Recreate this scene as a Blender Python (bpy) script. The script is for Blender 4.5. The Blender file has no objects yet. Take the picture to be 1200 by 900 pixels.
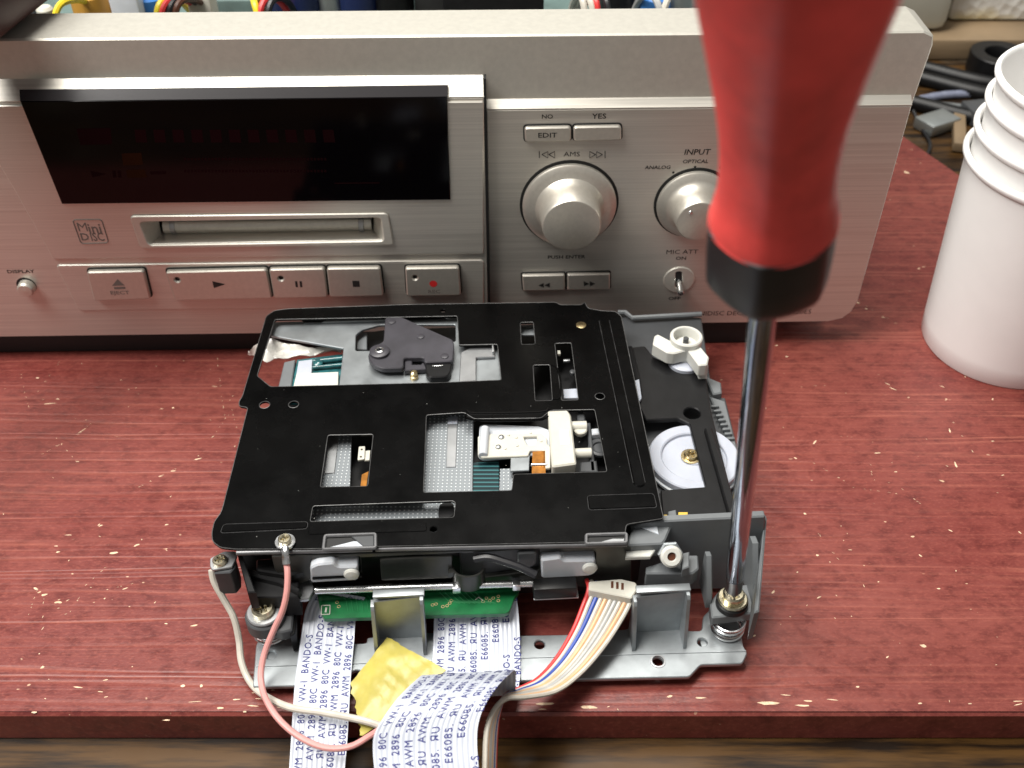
import bpy, bmesh, math, random
from mathutils import Vector, Matrix
from mathutils.geometry import tessellate_polygon
from math import sin, cos, pi, radians
random.seed(7)
SC = bpy.context.scene
COL = SC.collection
S = 0.001                                   # all lengths below are millimetres

# ---------------------------------------------------------------- camera, world, lamps, exposure
FPX, TILT, CAMH = 1224.0, radians(41.8), 252.0
CT, ST = cos(TILT), sin(TILT)
cam = bpy.data.cameras.new('camera')
cam.sensor_width = 36; cam.lens = 36 * FPX / 1200
cam.clip_start = 0.005; cam.clip_end = 20
cam.dof.use_dof = True; cam.dof.focus_distance = 0.300; cam.dof.aperture_fstop = 21
camo = bpy.data.objects.new('camera', cam); COL.objects.link(camo)
camo.location = (0, 0, CAMH * S); camo.rotation_euler = (pi / 2 - TILT, 0, 0)
SC.camera = camo
w = bpy.data.worlds.new('World'); SC.world = w; w.use_nodes = True
w.node_tree.nodes['Background'].inputs[0].default_value = (0.90, 0.88, 0.84, 1)
w.node_tree.nodes['Background'].inputs[1].default_value = 0.29
def area(name, loc, target, sx, sy, power, col):
    l = bpy.data.lights.new(name, 'AREA'); l.shape = 'RECTANGLE'; l.size = sx; l.size_y = sy
    l.energy = power; l.color = col
    o = bpy.data.objects.new(name, l); COL.objects.link(o); o.location = loc
    o.rotation_euler = (Vector(target) - Vector(loc)).to_track_quat('-Z', 'Y').to_euler()
    return o
area('ceiling_lamp', (-0.20, 0.36, 1.30), (0, 0.25, 0), 1.2, 0.30, 26, (1.0, 0.965, 0.90))
area('front_left_fill', (-0.55, 0.09, 0.85), (-0.05, 0.30, 0.03), 0.40, 0.30, 8.5, (1.0, 0.97, 0.93))  # unseen fill light, added to brighten the deck front from the left
SC.view_settings.view_transform = 'Standard'
SC.view_settings.look = 'None'; SC.view_settings.exposure = 0; SC.view_settings.gamma = 1

# ---------------------------------------------------------------- pixel -> place helpers
def ray(u, v):
    a = (u - 600) / FPX; b = (450 - v) / FPX
    return Vector((a, CT + b * ST, -ST + b * CT))
CAM = Vector((0, 0, CAMH))
class Plane:
    def __init__(s, p, n, ux, uy): s.p, s.n, s.ux, s.uy = Vector(p), Vector(n), Vector(ux), Vector(uy)
    def px(s, u, v):
        r = ray(u, v); t = (s.p - CAM).dot(s.n) / r.dot(s.n); q = CAM + r * t - s.p
        return (q.dot(s.ux), q.dot(s.uy))
    def at(s, a, b, h=0): return s.p + s.ux * a + s.uy * b + s.n * h
    def pt(s, u, v, h=0): return s.at(*s.px(u, v), h)
def Hz(z): return Plane((0, 0, z), (0, 0, 1), (1, 0, 0), (0, 1, 0))
def pz(u, v, z): return Hz(z).pt(u, v)
PSI = radians(3.2)                            # the mechanism stands turned a little
EX, EY, EZ = Vector((cos(PSI), sin(PSI), 0)), Vector((-sin(PSI), cos(PSI), 0)), Vector((0, 0, 1))
def Fw(u, v, z, back=0): return Plane(pz(u, v, z) + EY * back, -EY, EX, EZ)      # upright, facing the viewer
def Sd(u, v, z): return Plane(pz(u, v, z), EX, EY, EZ)                            # upright, facing right
DA = 0.0208
DX = Vector((cos(DA), sin(DA), 0)); DN = Vector((sin(DA), -cos(DA), 0))
def DK(off=0): return Plane(Vector((0, 301.1, 0)) + DN * off, DN, DX, EZ)        # deck face, off = mm proud

# ---------------------------------------------------------------- geometry makers: return (verts, faces) in mm
def rnd(poly, r, n=4):
    if r <= 0: return list(poly)
    out = []; N = len(poly)
    for i in range(N):
        p = Vector(poly[i]); a = Vector(poly[i - 1]); b = Vector(poly[(i + 1) % N])
        la, lb = (a - p).length, (b - p).length
        k = min(r, la * .45, lb * .45)
        if k < .02: out.append(tuple(p)); continue
        pa = p + (a - p) * (k / la); pb = p + (b - p) * (k / lb)
        for j in range(n + 1):
            t = j / n; q = pa * (1 - t) ** 2 + p * 2 * t * (1 - t) + pb * t * t
            out.append((q.x, q.y))
    return out
def area2(p): return sum(p[i - 1][0] * p[i][1] - p[i][0] * p[i - 1][1] for i in range(len(p))) / 2
def offset(poly, d):
    N = len(poly); out = []
    for i in range(N):
        p = Vector(poly[i]); a = Vector(poly[i - 1]); b = Vector(poly[(i + 1) % N])
        e1 = (p - a); e2 = (b - p)
        if e1.length < 1e-6 or e2.length < 1e-6: out.append(tuple(p)); continue
        e1.normalize(); e2.normalize()
        n1 = Vector((-e1.y, e1.x)); n2 = Vector((-e2.y, e2.x)); m = n1 + n2
        if m.length < 1e-4: m = n1
        m.normalize(); k = d / max(.45, m.dot(n1)); q = p + m * k
        out.append((q.x, q.y))
    return out
def circ(c, r, n=20, ph=0): return [(c[0] + r * cos(2 * pi * i / n + ph), c[1] + r * sin(2 * pi * i / n + ph)) for i in range(n)]
def slab2(poly, plane, t, holes=(), ch=.15, h=0):
    """plate whose visible face is the 2-D polygon on the plane, t thick behind it"""
    poly = list(poly)
    if area2(poly) < 0: poly.reverse()
    loops = [poly]
    for q in holes:
        q = list(q)
        if area2(q) > 0: q.reverse()
        loops.append(q)
    V, F = [], []
    front = [offset(l, ch) for l in loops]
    flat = [Vector((x, y, 0)) for l in front for (x, y) in l]
    n = len(flat)
    tris = tessellate_polygon([[Vector((x, y, 0)) for (x, y) in l] for l in front])
    for l in front: V += [plane.at(x, y, h) for (x, y) in l]
    for l in loops: V += [plane.at(x, y, h - ch) for (x, y) in l]
    for l in loops: V += [plane.at(x, y, h - t) for (x, y) in l]
    for a, b, c in tris:
        pa, pb, pc = flat[a], flat[b], flat[c]
        if (pb - pa).cross(pc - pa).z < 0: b, c = c, b
        F.append((a, b, c)); F.append((2 * n + a, 2 * n + c, 2 * n + b))
    o = 0
    for l in loops:
        m = len(l)
        for i in range(m):
            a, b = o + i, o + (i + 1) % m
            F.append((a, n + a, n + b, b)); F.append((n + a, 2 * n + a, 2 * n + b, n + b))
        o += m
    return V, F
def slab(px, plane, t, holes=(), ch=.15, r=0, hr=0, h=0):
    """the same from a polygon of photo pixels; a hole is pixels or ('c', u, v, radius_mm)"""
    hh = []
    for q in holes:
        if q[0] == 'c': hh.append(circ(plane.px(q[1], q[2]), q[3]))
        else: hh.append(rnd([plane.px(*p) for p in q], hr))
    return slab2(rnd([plane.px(*p) for p in px], r), plane, t, hh, ch, h)
def frame(ax):
    ax = Vector(ax).normalized(); h = Vector((0, 0, 1)) if abs(ax.z) < .9 else Vector((1, 0, 0))
    u = h.cross(ax).normalized(); return u, ax.cross(u), ax
def lathe(prof, o, ax, n=32, lobes=None, ring=False):
    """prof: (radius, height along ax)"""
    u, v, a = frame(ax); o = Vector(o); V, F = [], []
    for r, h in prof:
        for i in range(n):
            t = 2 * pi * i / n; k = r if not lobes else r * lobes(t, h)
            V.append(o + a * h + u * (k * cos(t)) + v * (k * sin(t)))
    for j in range(len(prof) - 1):
        for i in range(n):
            k = (i + 1) % n; F.append((j * n + i, j * n + k, (j + 1) * n + k, (j + 1) * n + i))
    if ring:
        j = len(prof) - 1
        for i in range(n):
            k = (i + 1) % n; F.append((j * n + i, j * n + k, k, i))
        return V, F
    if prof[0][0] > 1e-5: F.append(tuple(reversed(range(n))))
    if prof[-1][0] > 1e-5: F.append(tuple((len(prof) - 1) * n + i for i in range(n)))
    return V, F
def cyl(p0, p1, r, n=20, ch=.15):
    p0, p1 = Vector(p0), Vector(p1); L = (p1 - p0).length; ch = min(ch, r * .4, L * .3)
    return lathe([(r - ch, 0), (r, ch), (r, L - ch), (r - ch, L)], p0, p1 - p0, n)
def crom(P, k=8):
    P = [Vector(p) for p in P]; out = []
    for i in range(len(P) - 1):
        a, b, c, d = P[max(i - 1, 0)], P[i], P[i + 1], P[min(i + 2, len(P) - 1)]
        for j in range(k):
            t = j / k
            out.append(.5 * (2 * b + (c - a) * t + (2 * a - 5 * b + 4 * c - d) * t * t + (3 * b - a - 3 * c + d) * t ** 3))
    out.append(P[-1]); return out
def tube(path, r, n=10, smooth=8, closed=False):
    P = crom(path, smooth) if smooth else [Vector(p) for p in path]
    V, F = [], []; N = len(P); up = None
    for i in range(N):
        d = (P[(i + 1) % N] - P[i - 1]) if closed else (P[min(i + 1, N - 1)] - P[max(i - 1, 0)])
        d.normalize()
        if up is None: up, _, _ = frame(d)
        up = (up - d * up.dot(d)).normalized(); s = d.cross(up)
        rr = r(i / (N - 1)) if callable(r) else r
        for k in range(n): V.append(P[i] + up * (rr * cos(2 * pi * k / n)) + s * (rr * sin(2 * pi * k / n)))
    for i in range(N if closed else N - 1):
        for k in range(n):
            a, b = i * n + k, i * n + (k + 1) % n; c = (i + 1) % N * n
            F.append((a, b, c + (k + 1) % n, c + k))
    if not closed: F.append(tuple(reversed(range(n)))); F.append(tuple((N - 1) * n + k for k in range(n)))
    return V, F
def box(c, d, ux=EX, uy=EY, uz=EZ, ch=.2):
    """bevelled box, c = centre, d = full sizes along ux, uy, uz"""
    c = Vector(c); a, b, h = d[0] / 2, d[1] / 2, d[2] / 2; ch = min(ch, a * .6, b * .6, h * .6)
    bm = bmesh.new()
    bmesh.ops.create_cube(bm, size=1)
    for vv in bm.verts: vv.co = Vector((vv.co.x * 2 * a, vv.co.y * 2 * b, vv.co.z * 2 * h))
    if ch > 0: bmesh.ops.bevel(bm, geom=bm.edges[:], offset=ch, segments=2, affect='EDGES', profile=.5)
    bm.verts.index_update()
    V = [c + Vector(ux) * x.co.x + Vector(uy) * x.co.y + Vector(uz) * x.co.z for x in bm.verts]
    F = [tuple(q.index for q in f.verts) for f in bm.faces]; bm.free(); return V, F
def helix(c, r, h, turns, wr, n=26):
    c = Vector(c); N = int(turns * n)
    return tube([c + Vector((r * cos(2 * pi * i / n), r * sin(2 * pi * i / n), h * i / N)) for i in range(N + 1)], wr, 6, 0)

# ---------------------------------------------------------------- objects
ORG = {}
def thing(name, label, cat, base, group=None):
    o = bpy.data.objects.new(name, None); COL.objects.link(o); o.empty_display_size = .01
    o.location = Vector(base) * S; ORG[o] = Vector(base)
    o['label'] = label; o['category'] = cat
    if group: o['group'] = group
    return o
def obj(name, geos, mat, parent=None, sharp=35, kind=None, label=None, cat=None, group=None):
    if isinstance(geos, tuple): geos = [geos]
    V, F = [], []
    for v, f in geos:
        k = len(V); V += v; F += [tuple(i + k for i in q) for q in f]
    lo = Vector([min(p[i] for p in V) for i in range(3)]); hi = Vector([max(p[i] for p in V) for i in range(3)])
    c = (lo + hi) / 2
    if parent is None: c.z = lo.z
    me = bpy.data.meshes.new(name); me.from_pydata([tuple((Vector(p) - c) * S) for p in V], [], F)
    me.validate(); me.update()
    bm = bmesh.new(); bm.from_mesh(me); bmesh.ops.recalc_face_normals(bm, faces=bm.faces[:]); bm.to_mesh(me); bm.free()
    me.polygons.foreach_set('use_smooth', [True] * len(me.polygons))
    me.set_sharp_from_angle(angle=radians(sharp))
    me.materials.append(mat)
    o = bpy.data.objects.new(name, me); COL.objects.link(o)
    if parent is not None: o.parent = parent; o.location = (c - ORG[parent]) * S
    else: o.location = c * S
    ORG[o] = c
    for k, x in (('kind', kind), ('label', label), ('category', cat), ('group', group)):
        if x: o[k] = x
    return o

# ---------------------------------------------------------------- lettering (meshes made from the built-in font)
_tx = {}
def glyphs(text, bold=0, space=1):
    if (text, bold) in _tx: return _tx[(text, bold)]
    cu = bpy.data.curves.new('t', 'FONT'); cu.body = text; cu.size = 1; cu.resolution_u = 2; cu.offset = bold; cu.space_character = space
    to = bpy.data.objects.new('t', cu); COL.objects.link(to)
    dg = bpy.context.evaluated_depsgraph_get(); me = bpy.data.meshes.new_from_object(to.evaluated_get(dg))
    V = [(p.co.x, p.co.y) for p in me.vertices]; F = [tuple(p.vertices) for p in me.polygons]
    bpy.data.objects.remove(to); bpy.data.curves.remove(cu); bpy.data.meshes.remove(me)
    _tx[(text, bold)] = (V, F); return V, F
def write(text, plane, u, v, width_px, h=.06, aspect=1.0, slant=0, bold=0, height=None):
    """text centred on photo pixel (u, v) of the plane, as wide as width_px pixels"""
    if not bold and 'M' not in text: bold = .014
    V, F = glyphs(text, bold)
    x0, x1 = min(p[0] for p in V), max(p[0] for p in V); y0, y1 = min(p[1] for p in V), max(p[1] for p in V)
    a = plane.px(u - width_px / 2, v); b = plane.px(u + width_px / 2, v); c = plane.px(u, v)
    k = (b[0] - a[0]) / (x1 - x0); ky = k * aspect if height is None else height / (y1 - y0)
    return [plane.at(c[0] + (x - (x0 + x1) / 2) * k + slant * (y - y0) * ky, c[1] + (y - (y0 + y1) / 2) * ky, h) for x, y in V], F
def shape(pxs, plane, h=.06): return [plane.at(*plane.px(*p), h) for p in pxs], [tuple(range(len(pxs)))]

# ---------------------------------------------------------------- materials
def M(name, col, rough=.5, metal=0., spec=.5, var=None, rvar=None, bump=None, coat=0, sss=0, trans=0, alpha=1, stretch=(1, 1, 1), ior=1.5, edit=None):
    m = bpy.data.materials.new(name); m.use_nodes = True; nt = m.node_tree; N, L = nt.nodes, nt.links
    b = N['Principled BSDF']; I = b.inputs
    I['Base Color'].default_value = (*col, 1); I['Roughness'].default_value = rough; I['Metallic'].default_value = metal
    I['Specular IOR Level'].default_value = spec; I['Coat Weight'].default_value = coat; I['Coat Roughness'].default_value = .15
    I['Transmission Weight'].default_value = trans; I['Alpha'].default_value = alpha; I['IOR'].default_value = ior
    if sss: I['Subsurface Weight'].default_value = sss; I['Subsurface Radius'].default_value = (.004, .003, .0025); I['Subsurface Scale'].default_value = .5
    tc = N.new('ShaderNodeTexCoord'); mp = N.new('ShaderNodeMapping'); mp.inputs['Scale'].default_value = stretch
    L.new(tc.outputs['Object'], mp.inputs[0]); vec = mp.outputs[0]
    def noise(scale, detail=4, rg=.6):
        n = N.new('ShaderNodeTexNoise'); n.inputs['Scale'].default_value = scale; n.inputs['Detail'].default_value = detail
        n.inputs['Roughness'].default_value = rg; L.new(vec, n.inputs['Vector']); return n.outputs['Fac']
    def rng(src, a, b2, lo=.3, hi=.7):
        r = N.new('ShaderNodeMapRange'); L.new(src, r.inputs[0])
        for i, x in zip((1, 2, 3, 4), (lo, hi, a, b2)): r.inputs[i].default_value = x
        return r.outputs[0]
    if var:
        n = noise(var[0]); mx = N.new('ShaderNodeMix'); mx.data_type = 'RGBA'
        L.new(rng(n, 0, 1), mx.inputs['Factor']); d = var[1]
        mx.inputs['A'].default_value = (*[max(0, c * (1 - d)) for c in col], 1); mx.inputs['B'].default_value = (*[min(1, c * (1 + d)) for c in col], 1)
        L.new(mx.outputs['Result'], I['Base Color'])
    if rvar: L.new(rng(noise(rvar[0]), rough - rvar[1], rough + rvar[1]), I['Roughness'])
    if bump:
        bn = N.new('ShaderNodeBump'); bn.inputs['Strength'].default_value = bump[1]; bn.inputs['Distance'].default_value = bump[2] * S
        L.new(noise(bump[0], 3), bn.inputs['Height']); L.new(bn.outputs[0], I['Normal'])
    if edit: edit(nt, N, L, b, vec, noise, rng)
    return m
def math_(N, L, op, a, b=None):
    n = N.new('ShaderNodeMath'); n.operation = op
    for i, x in enumerate((a, b)):
        if x is None: continue
        if isinstance(x, (int, float)): n.inputs[i].default_value = x
        else: L.new(x, n.inputs[i])
    return n.outputs[0]
def mixc(N, L, f, a, b):
    mx = N.new('ShaderNodeMix'); mx.data_type = 'RGBA'
    for k, x in (('Factor', f), ('A', a), ('B', b)):
        if isinstance(x, (int, float)): mx.inputs[k].default_value = x
        elif isinstance(x, tuple): mx.inputs[k].default_value = (*x, 1)
        else: L.new(x, mx.inputs[k])
    return mx.outputs['Result']
def board_edit(nt, N, L, b, vec, noise, rng):
    tc = N.new('ShaderNodeTexCoord')
    def mapped(sc, loc=(0, 0, 0)):
        m = N.new('ShaderNodeMapping'); m.inputs['Scale'].default_value = sc; m.inputs['Location'].default_value = loc
        L.new(tc.outputs['Object'], m.inputs[0]); return m.outputs[0]
    def nz(v, sc, det=3, rg=.55, dist=0):
        n = N.new('ShaderNodeTexNoise'); n.inputs['Scale'].default_value = sc; n.inputs['Detail'].default_value = det
        n.inputs['Roughness'].default_value = rg; n.inputs['Distortion'].default_value = dist; L.new(v, n.inputs['Vector']); return n.outputs['Fac']
    sp = N.new('ShaderNodeSeparateXYZ'); L.new(tc.outputs['Object'], sp.inputs[0])
    wob = nz(mapped((3.5, 60, 3)), 1, 3, .55)
    tone = nz(mapped((9, 18, 9)), 1, 4); mott = nz(mapped((150, 260, 150)), 1, 4, .65)
    fine = nz(mapped((700, 1500, 700)), 1, 3, .6); brk = nz(mapped((28, 900, 28), (5, 0, 2)), 1, 3, .6); patch = nz(mapped((14, 24, 14), (2, 9, 1)), 1, 3)
    def lines(freq, wobble, lo, hi, seed):
        p = math_(N, L, 'ADD', math_(N, L, 'MULTIPLY', sp.outputs[1], freq), math_(N, L, 'MULTIPLY', wob, wobble))
        f = math_(N, L, 'FRACT', p); wn = N.new('ShaderNodeTexWhiteNoise'); wn.noise_dimensions = '1D'
        L.new(math_(N, L, 'ADD', math_(N, L, 'FLOOR', p), seed), wn.inputs['W'])
        tri = math_(N, L, 'SUBTRACT', 1, math_(N, L, 'MULTIPLY', math_(N, L, 'ABSOLUTE', math_(N, L, 'SUBTRACT', f, .5)), 2))
        return math_(N, L, 'MULTIPLY', rng(tri, 0, 1, lo, hi), rng(wn.outputs['Value'], 0, 1, .15, 1))
    l1 = lines(400, 6.5, .35, 1.0, .5); l2 = math_(N, L, 'MULTIPLY', lines(1000, 9.0, .55, .95, 7.5), .55)
    ln = math_(N, L, 'MULTIPLY', math_(N, L, 'MAXIMUM', l1, l2), math_(N, L, 'MULTIPLY', rng(brk, .10, 1, .36, .62), rng(patch, .25, 1, .36, .60)))
    base = mixc(N, L, rng(tone, 0, 1, .35, .68), (.150, .026, .022), (.208, .048, .037))
    base = mixc(N, L, math_(N, L, 'MULTIPLY', rng(mott, 1, 0, .34, .54), .55), base, (.060, .009, .010))
    base = mixc(N, L, math_(N, L, 'MULTIPLY', rng(fine, 0, 1, .50, .70), .42), base, (.30, .080, .058))
    colr = mixc(N, L, math_(N, L, 'MULTIPLY', ln, .66), base, (.44, .145, .098))
    stain = rng(nz(mapped((30, 60, 30), (1, 7, 0)), 1, 3, .6), 0, .7, .67, .75)
    colr = mixc(N, L, stain, colr, (.04, .012, .013))
    chipm = math_(N, L, 'MULTIPLY', rng(nz(mapped((260, 420, 260), (4, 1, 1)), 1, 2, .5), 0, 1, .735, .76), rng(nz(mapped((20, 26, 20), (8, 3, 1)), 1, 2), 0, 1, .48, .60))
    colr = mixc(N, L, chipm, colr, (.62, .42, .28))
    L.new(colr, b.inputs['Base Color'])
    L.new(rng(math_(N, L, 'ADD', math_(N, L, 'MULTIPLY', mott, .5), math_(N, L, 'MULTIPLY', patch, .5)), .30, .50, .35, .65), b.inputs['Roughness'])
    bn = N.new('ShaderNodeBump'); bn.inputs['Strength'].default_value = .5; bn.inputs['Distance'].default_value = .22 * S
    hgt = math_(N, L, 'ADD', math_(N, L, 'MULTIPLY', l1, -.9), math_(N, L, 'ADD', math_(N, L, 'MULTIPLY', fine, .35), math_(N, L, 'MULTIPLY', mott, .8))); L.new(hgt, bn.inputs['Height'])
    L.new(bn.outputs[0], b.inputs['Normal'])
def table_edit(nt, N, L, b, vec, noise, rng):
    a = noise(1, 5); p = N.new('ShaderNodeTexNoise'); p.inputs['Scale'].default_value = 22; p.inputs['Detail'].default_value = 5
    tc = N.new('ShaderNodeTexCoord'); L.new(tc.outputs['Object'], p.inputs['Vector'])
    c = mixc(N, L, rng(a, 0, 1, .40, .60), (.010, .0045, .0015), (.075, .036, .009))
    c = mixc(N, L, rng(p.outputs['Fac'], 0, .8, .58, .66), c, (.10, .08, .055)); L.new(c, b.inputs['Base Color'])
    L.new(rng(p.outputs['Fac'], .38, .62, .4, .65), b.inputs['Roughness']); b.inputs['Specular IOR Level'].default_value = .3
def dots_edit(nt, N, L, b, vec, noise, rng):
    sc = N.new('ShaderNodeVectorMath'); sc.operation = 'SCALE'; sc.inputs['Scale'].default_value = 1 / (1.28 * S); L.new(vec, sc.inputs[0])
    fr = N.new('ShaderNodeVectorMath'); fr.operation = 'FRACTION'; L.new(sc.outputs[0], fr.inputs[0])
    sp = N.new('ShaderNodeSeparateXYZ'); L.new(fr.outputs[0], sp.inputs[0])
    dx = math_(N, L, 'SUBTRACT', sp.outputs[0], .5); dy = math_(N, L, 'SUBTRACT', sp.outputs[1], .5)
    d = math_(N, L, 'SQRT', math_(N, L, 'ADD', math_(N, L, 'MULTIPLY', dx, dx), math_(N, L, 'MULTIPLY', dy, dy)))
    k = rng(d, 1, 0, .16, .25)
    L.new(mixc(N, L, k, (.27, .295, .315), (.72, .76, .78)), b.inputs['Base Color'])  # pale dots paint in the light that the holes reflect
    bn = N.new('ShaderNodeBump'); bn.inputs['Strength'].default_value = .8; bn.inputs['Distance'].default_value = .25 * S
    L.new(k, bn.inputs['Height']); L.new(bn.outputs[0], b.inputs['Normal'])
def stripes_edit(nt, N, L, b, vec, noise, rng):
    sp = N.new('ShaderNodeSeparateXYZ'); L.new(vec, sp.inputs[0])
    f = math_(N, L, 'FRACT', math_(N, L, 'MULTIPLY', sp.outputs[1], 1 / (1.6 * S)))
    k = rng(f, 0, 1, .62, .75)
    L.new(mixc(N, L, k, (.004, .016, .02), (.04, .14, .15)), b.inputs['Base Color'])
    bn = N.new('ShaderNodeBump'); bn.inputs['Strength'].default_value = .4; bn.inputs['Distance'].default_value = .2 * S
    L.new(f, bn.inputs['Height']); L.new(bn.outputs[0], b.inputs['Normal'])
def ridge_edit(axis, pitch):
    def e(nt, N, L, b, vec, noise, rng):
        uv = N.new('ShaderNodeUVMap'); sp = N.new('ShaderNodeSeparateXYZ'); L.new(uv.outputs[0], sp.inputs[0])
        f = math_(N, L, 'SINE', math_(N, L, 'MULTIPLY', sp.outputs[0], 2 * pi / pitch))
        L.new(mixc(N, L, rng(f, 0, 1, -1, .6), (.43, .46, .535), (.52, .55, .62)), b.inputs['Base Color'])
        bn = N.new('ShaderNodeBump'); bn.inputs['Strength'].default_value = .5; bn.inputs['Distance'].default_value = .10 * S
        L.new(f, bn.inputs['Height']); L.new(bn.outputs[0], b.inputs['Normal'])
    return e
mt = {}
mt['board'] = M('red_painted_wood', (.2, .03, .03), .40, spec=.45, edit=board_edit)
mt['board_edge'] = M('red_painted_edge', (.06, .010, .013), .55, var=(40, .35), stretch=(.2, 1, 2), bump=(600, .4, .2))
mt['chip'] = M('bare_wood', (.68, .50, .34), .75, var=(500, .35))
mt['table'] = M('worn_brown_wood', (.05, .03, .01), .3, stretch=(22, 260, 22), edit=table_edit)
mt['brushed'] = M('brushed_champagne_metal', (.64, .61, .55), .38, .68, var=(1, .10), rvar=(1, .06), bump=(1.3, .18, .08), stretch=(14, 500, 1900))
mt['satin'] = M('satin_champagne_metal', (.64, .62, .555), .48, .65, var=(500, .05), bump=(2600, .10, .03))
mt['button'] = M('champagne_button', (.62, .59, .525), .42, .75, var=(700, .05), bump=(4000, .12, .03))
mt['ink'] = M('dark_print', (.012, .011, .010), .6)
mt['inkgrey'] = M('grey_print', (.16, .14, .125), .6)
mt['inkred'] = M('red_print', (.55, .02, .02), .5)
mt['glass'] = M('black_glass', (.0015, .001, .0015), .10, spec=.22)
mt['segment'] = M('unlit_segments', (.0085, .0010, .0018), .5, spec=.05)
mt['segor'] = M('unlit_orange_segments', (.018, .005, .0015), .5, spec=.05)
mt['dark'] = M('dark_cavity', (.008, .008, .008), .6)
mt['chassis'] = M('galvanised_steel', (.42, .45, .45), .42, .8, var=(60, .12))
mt['plate'] = M('black_coated_steel', (.0013, .0013, .0014), .27, spec=.12, var=(120, .2), rvar=(60, .06), bump=(3500, .06, .01))
mt['bead'] = M('black_pressed_edge', (.0022, .0022, .0023), .26, spec=.30)
mt['bead2'] = M('bead_highlight_grey', (.030, .030, .031), .35, spec=.4, var=(300, .6))  # lighter grey that paints the highlights along the pressed ribs
mt['edge'] = M('edge_highlight_grey', (.085, .085, .085), .42, .3, var=(300, .5))  # grey that paints the bright highlight line around outline and openings
mt['wallsteel'] = M('dark_glossy_steel', (.050, .050, .046), .30, .55, var=(120, .3))
mt['lip'] = M('dark_rolled_steel', (.16, .16, .165), .38, .6, var=(150, .2))
mt['plate_edge'] = M('worn_steel_edge', (.10, .10, .10), .4, .3)
mt['blackpl'] = M('black_plastic', (.006, .006, .0066), .42, spec=.3, var=(200, .3), bump=(1500, .15, .04))
mt['purplepl'] = M('grey_violet_plastic', (.040, .038, .046), .42, var=(120, .25), bump=(900, .2, .06))
mt['greypl'] = M('grey_plastic', (.135, .145, .152), .48, var=(90, .10), bump=(1200, .12, .04))
mt['dkgreypl'] = M('dark_grey_plastic', (.055, .058, .062), .45, var=(90, .12), bump=(1200, .12, .04))
mt['zinc'] = M('zinc_steel', (.33, .355, .37), .42, .75, var=(140, .14), rvar=(90, .08), bump=(700, .08, .04))
mt['steel'] = M('bright_steel', (.72, .73, .74), .26, 1, rvar=(200, .08))
mt['grey_steel'] = M('dull_steel', (.40, .41, .42), .42, .9, var=(120, .15))
mt['dots'] = M('perforated_steel', (.6, .6, .6), .38, .55, edit=dots_edit)
mt['brass'] = M('brass', (.62, .50, .28), .28, 1, rvar=(300, .08))
mt['yzinc'] = M('yellow_zinc', (.66, .60, .44), .27, 1, var=(400, .15), rvar=(300, .1))
mt['whitepl'] = M('white_plastic', (.56, .56, .52), .42, sss=.12, var=(150, .05))
mt['ivory'] = M('ivory_plastic', (.53, .515, .45), .45, sss=.1, var=(200, .05))
mt['milky'] = M('milky_plastic', (.50, .525, .56), .33, sss=.25, var=(150, .06))
mt['nylon'] = M('nylon', (.43, .455, .52), .36, sss=.2, var=(120, .05))
mt['teal'] = M('teal_board', (.02, .10, .11), .22, var=(250, .6), coat=.4)
mt['tealstripe'] = M('teal_coil', (.02, .08, .08), .38, spec=.2, edit=stripes_edit)
mt['green'] = M('green_circuit_board', (.010, .125, .040), .30, coat=.35, var=(160, .35), stretch=(1, 1, 1))
mt['greenlt'] = M('green_track', (.030, .20, .075), .30, coat=.35)
mt['copper'] = M('copper_flex', (.42, .17, .03), .28, .5, var=(300, .4))
mt['gold_yel'] = M('yellow_plastic', (.62, .42, .06), .45)
mt['tape'] = M('yellow_tape', (.43, .37, .085), .36, var=(120, .16), bump=(420, .30, .20), spec=.5)
mt['ffc'] = M('flat_cable', (.72, .75, .82), .34, edit=ridge_edit(0, 1.25 * S))
mt['ffc_ink'] = M('blue_print', (.016, .020, .15), .6)
mt['film'] = M('clear_film', (.82, .80, .74), .22, spec=.7, var=(200, .2), bump=(300, .6, .5))
mt['cup'] = M('white_paper', (.88, .872, .858), .60, var=(40, .03), bump=(900, .10, .05))
mt['cup_in'] = mt['cup']
mt['redgrip'] = M('red_rubber', (.74, .075, .068), .38, var=(60, .30), rvar=(80, .1), bump=(260, .25, .25), sss=.05)
mt['blackgrip'] = M('black_rubber', (.010, .011, .013), .42, var=(80, .3), bump=(500, .2, .1))
mt['chrome'] = M('chrome', (.27, .30, .38), .09, 1, rvar=(120, .05))
mt['darksteel'] = M('dark_tip_steel', (.16, .15, .15), .30, 1)
def wirem(n, c): return M(n, c, .38, spec=.45, var=(200, .12))
mt['wwhite'] = wirem('white_wire', (.54, .505, .44)); mt['wpink'] = wirem('pink_wire', (.64, .29, .27)); mt['wred'] = wirem('red_wire', (.58, .035, .035))
mt['wblue'] = wirem('blue_wire', (.03, .07, .34)); mt['worange'] = wirem('tan_wire', (.66, .40, .22)); mt['wgrey'] = wirem('grey_wire', (.42, .42, .41))
mt['wyellow'] = wirem('yellow_wire', (.75, .58, .03)); mt['wblack'] = wirem('black_wire', (.012, .012, .014)); mt['wbrown'] = wirem('brown_wire', (.09, .03, .015))
mt['capor'] = M('orange_sleeve', (.58, .30, .05), .4); mt['capblue'] = M('blue_sleeve', (.05, .22, .62), .4); mt['capnavy'] = M('navy_sleeve', (.01, .02, .08), .4)
mt['pcbgrey'] = M('grey_green_board', (.13, .19, .18), .5, var=(60, .3))
mt['beige'] = M('beige_plastic', (.55, .53, .44), .5, var=(20, .05))
mt['shelf'] = M('raw_wood', (.22, .155, .09), .6, var=(1, .3), stretch=(10, 10, 120))
mt['spiral'] = M('blue_grey_tube', (.22, .24, .32), .4)
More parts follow.
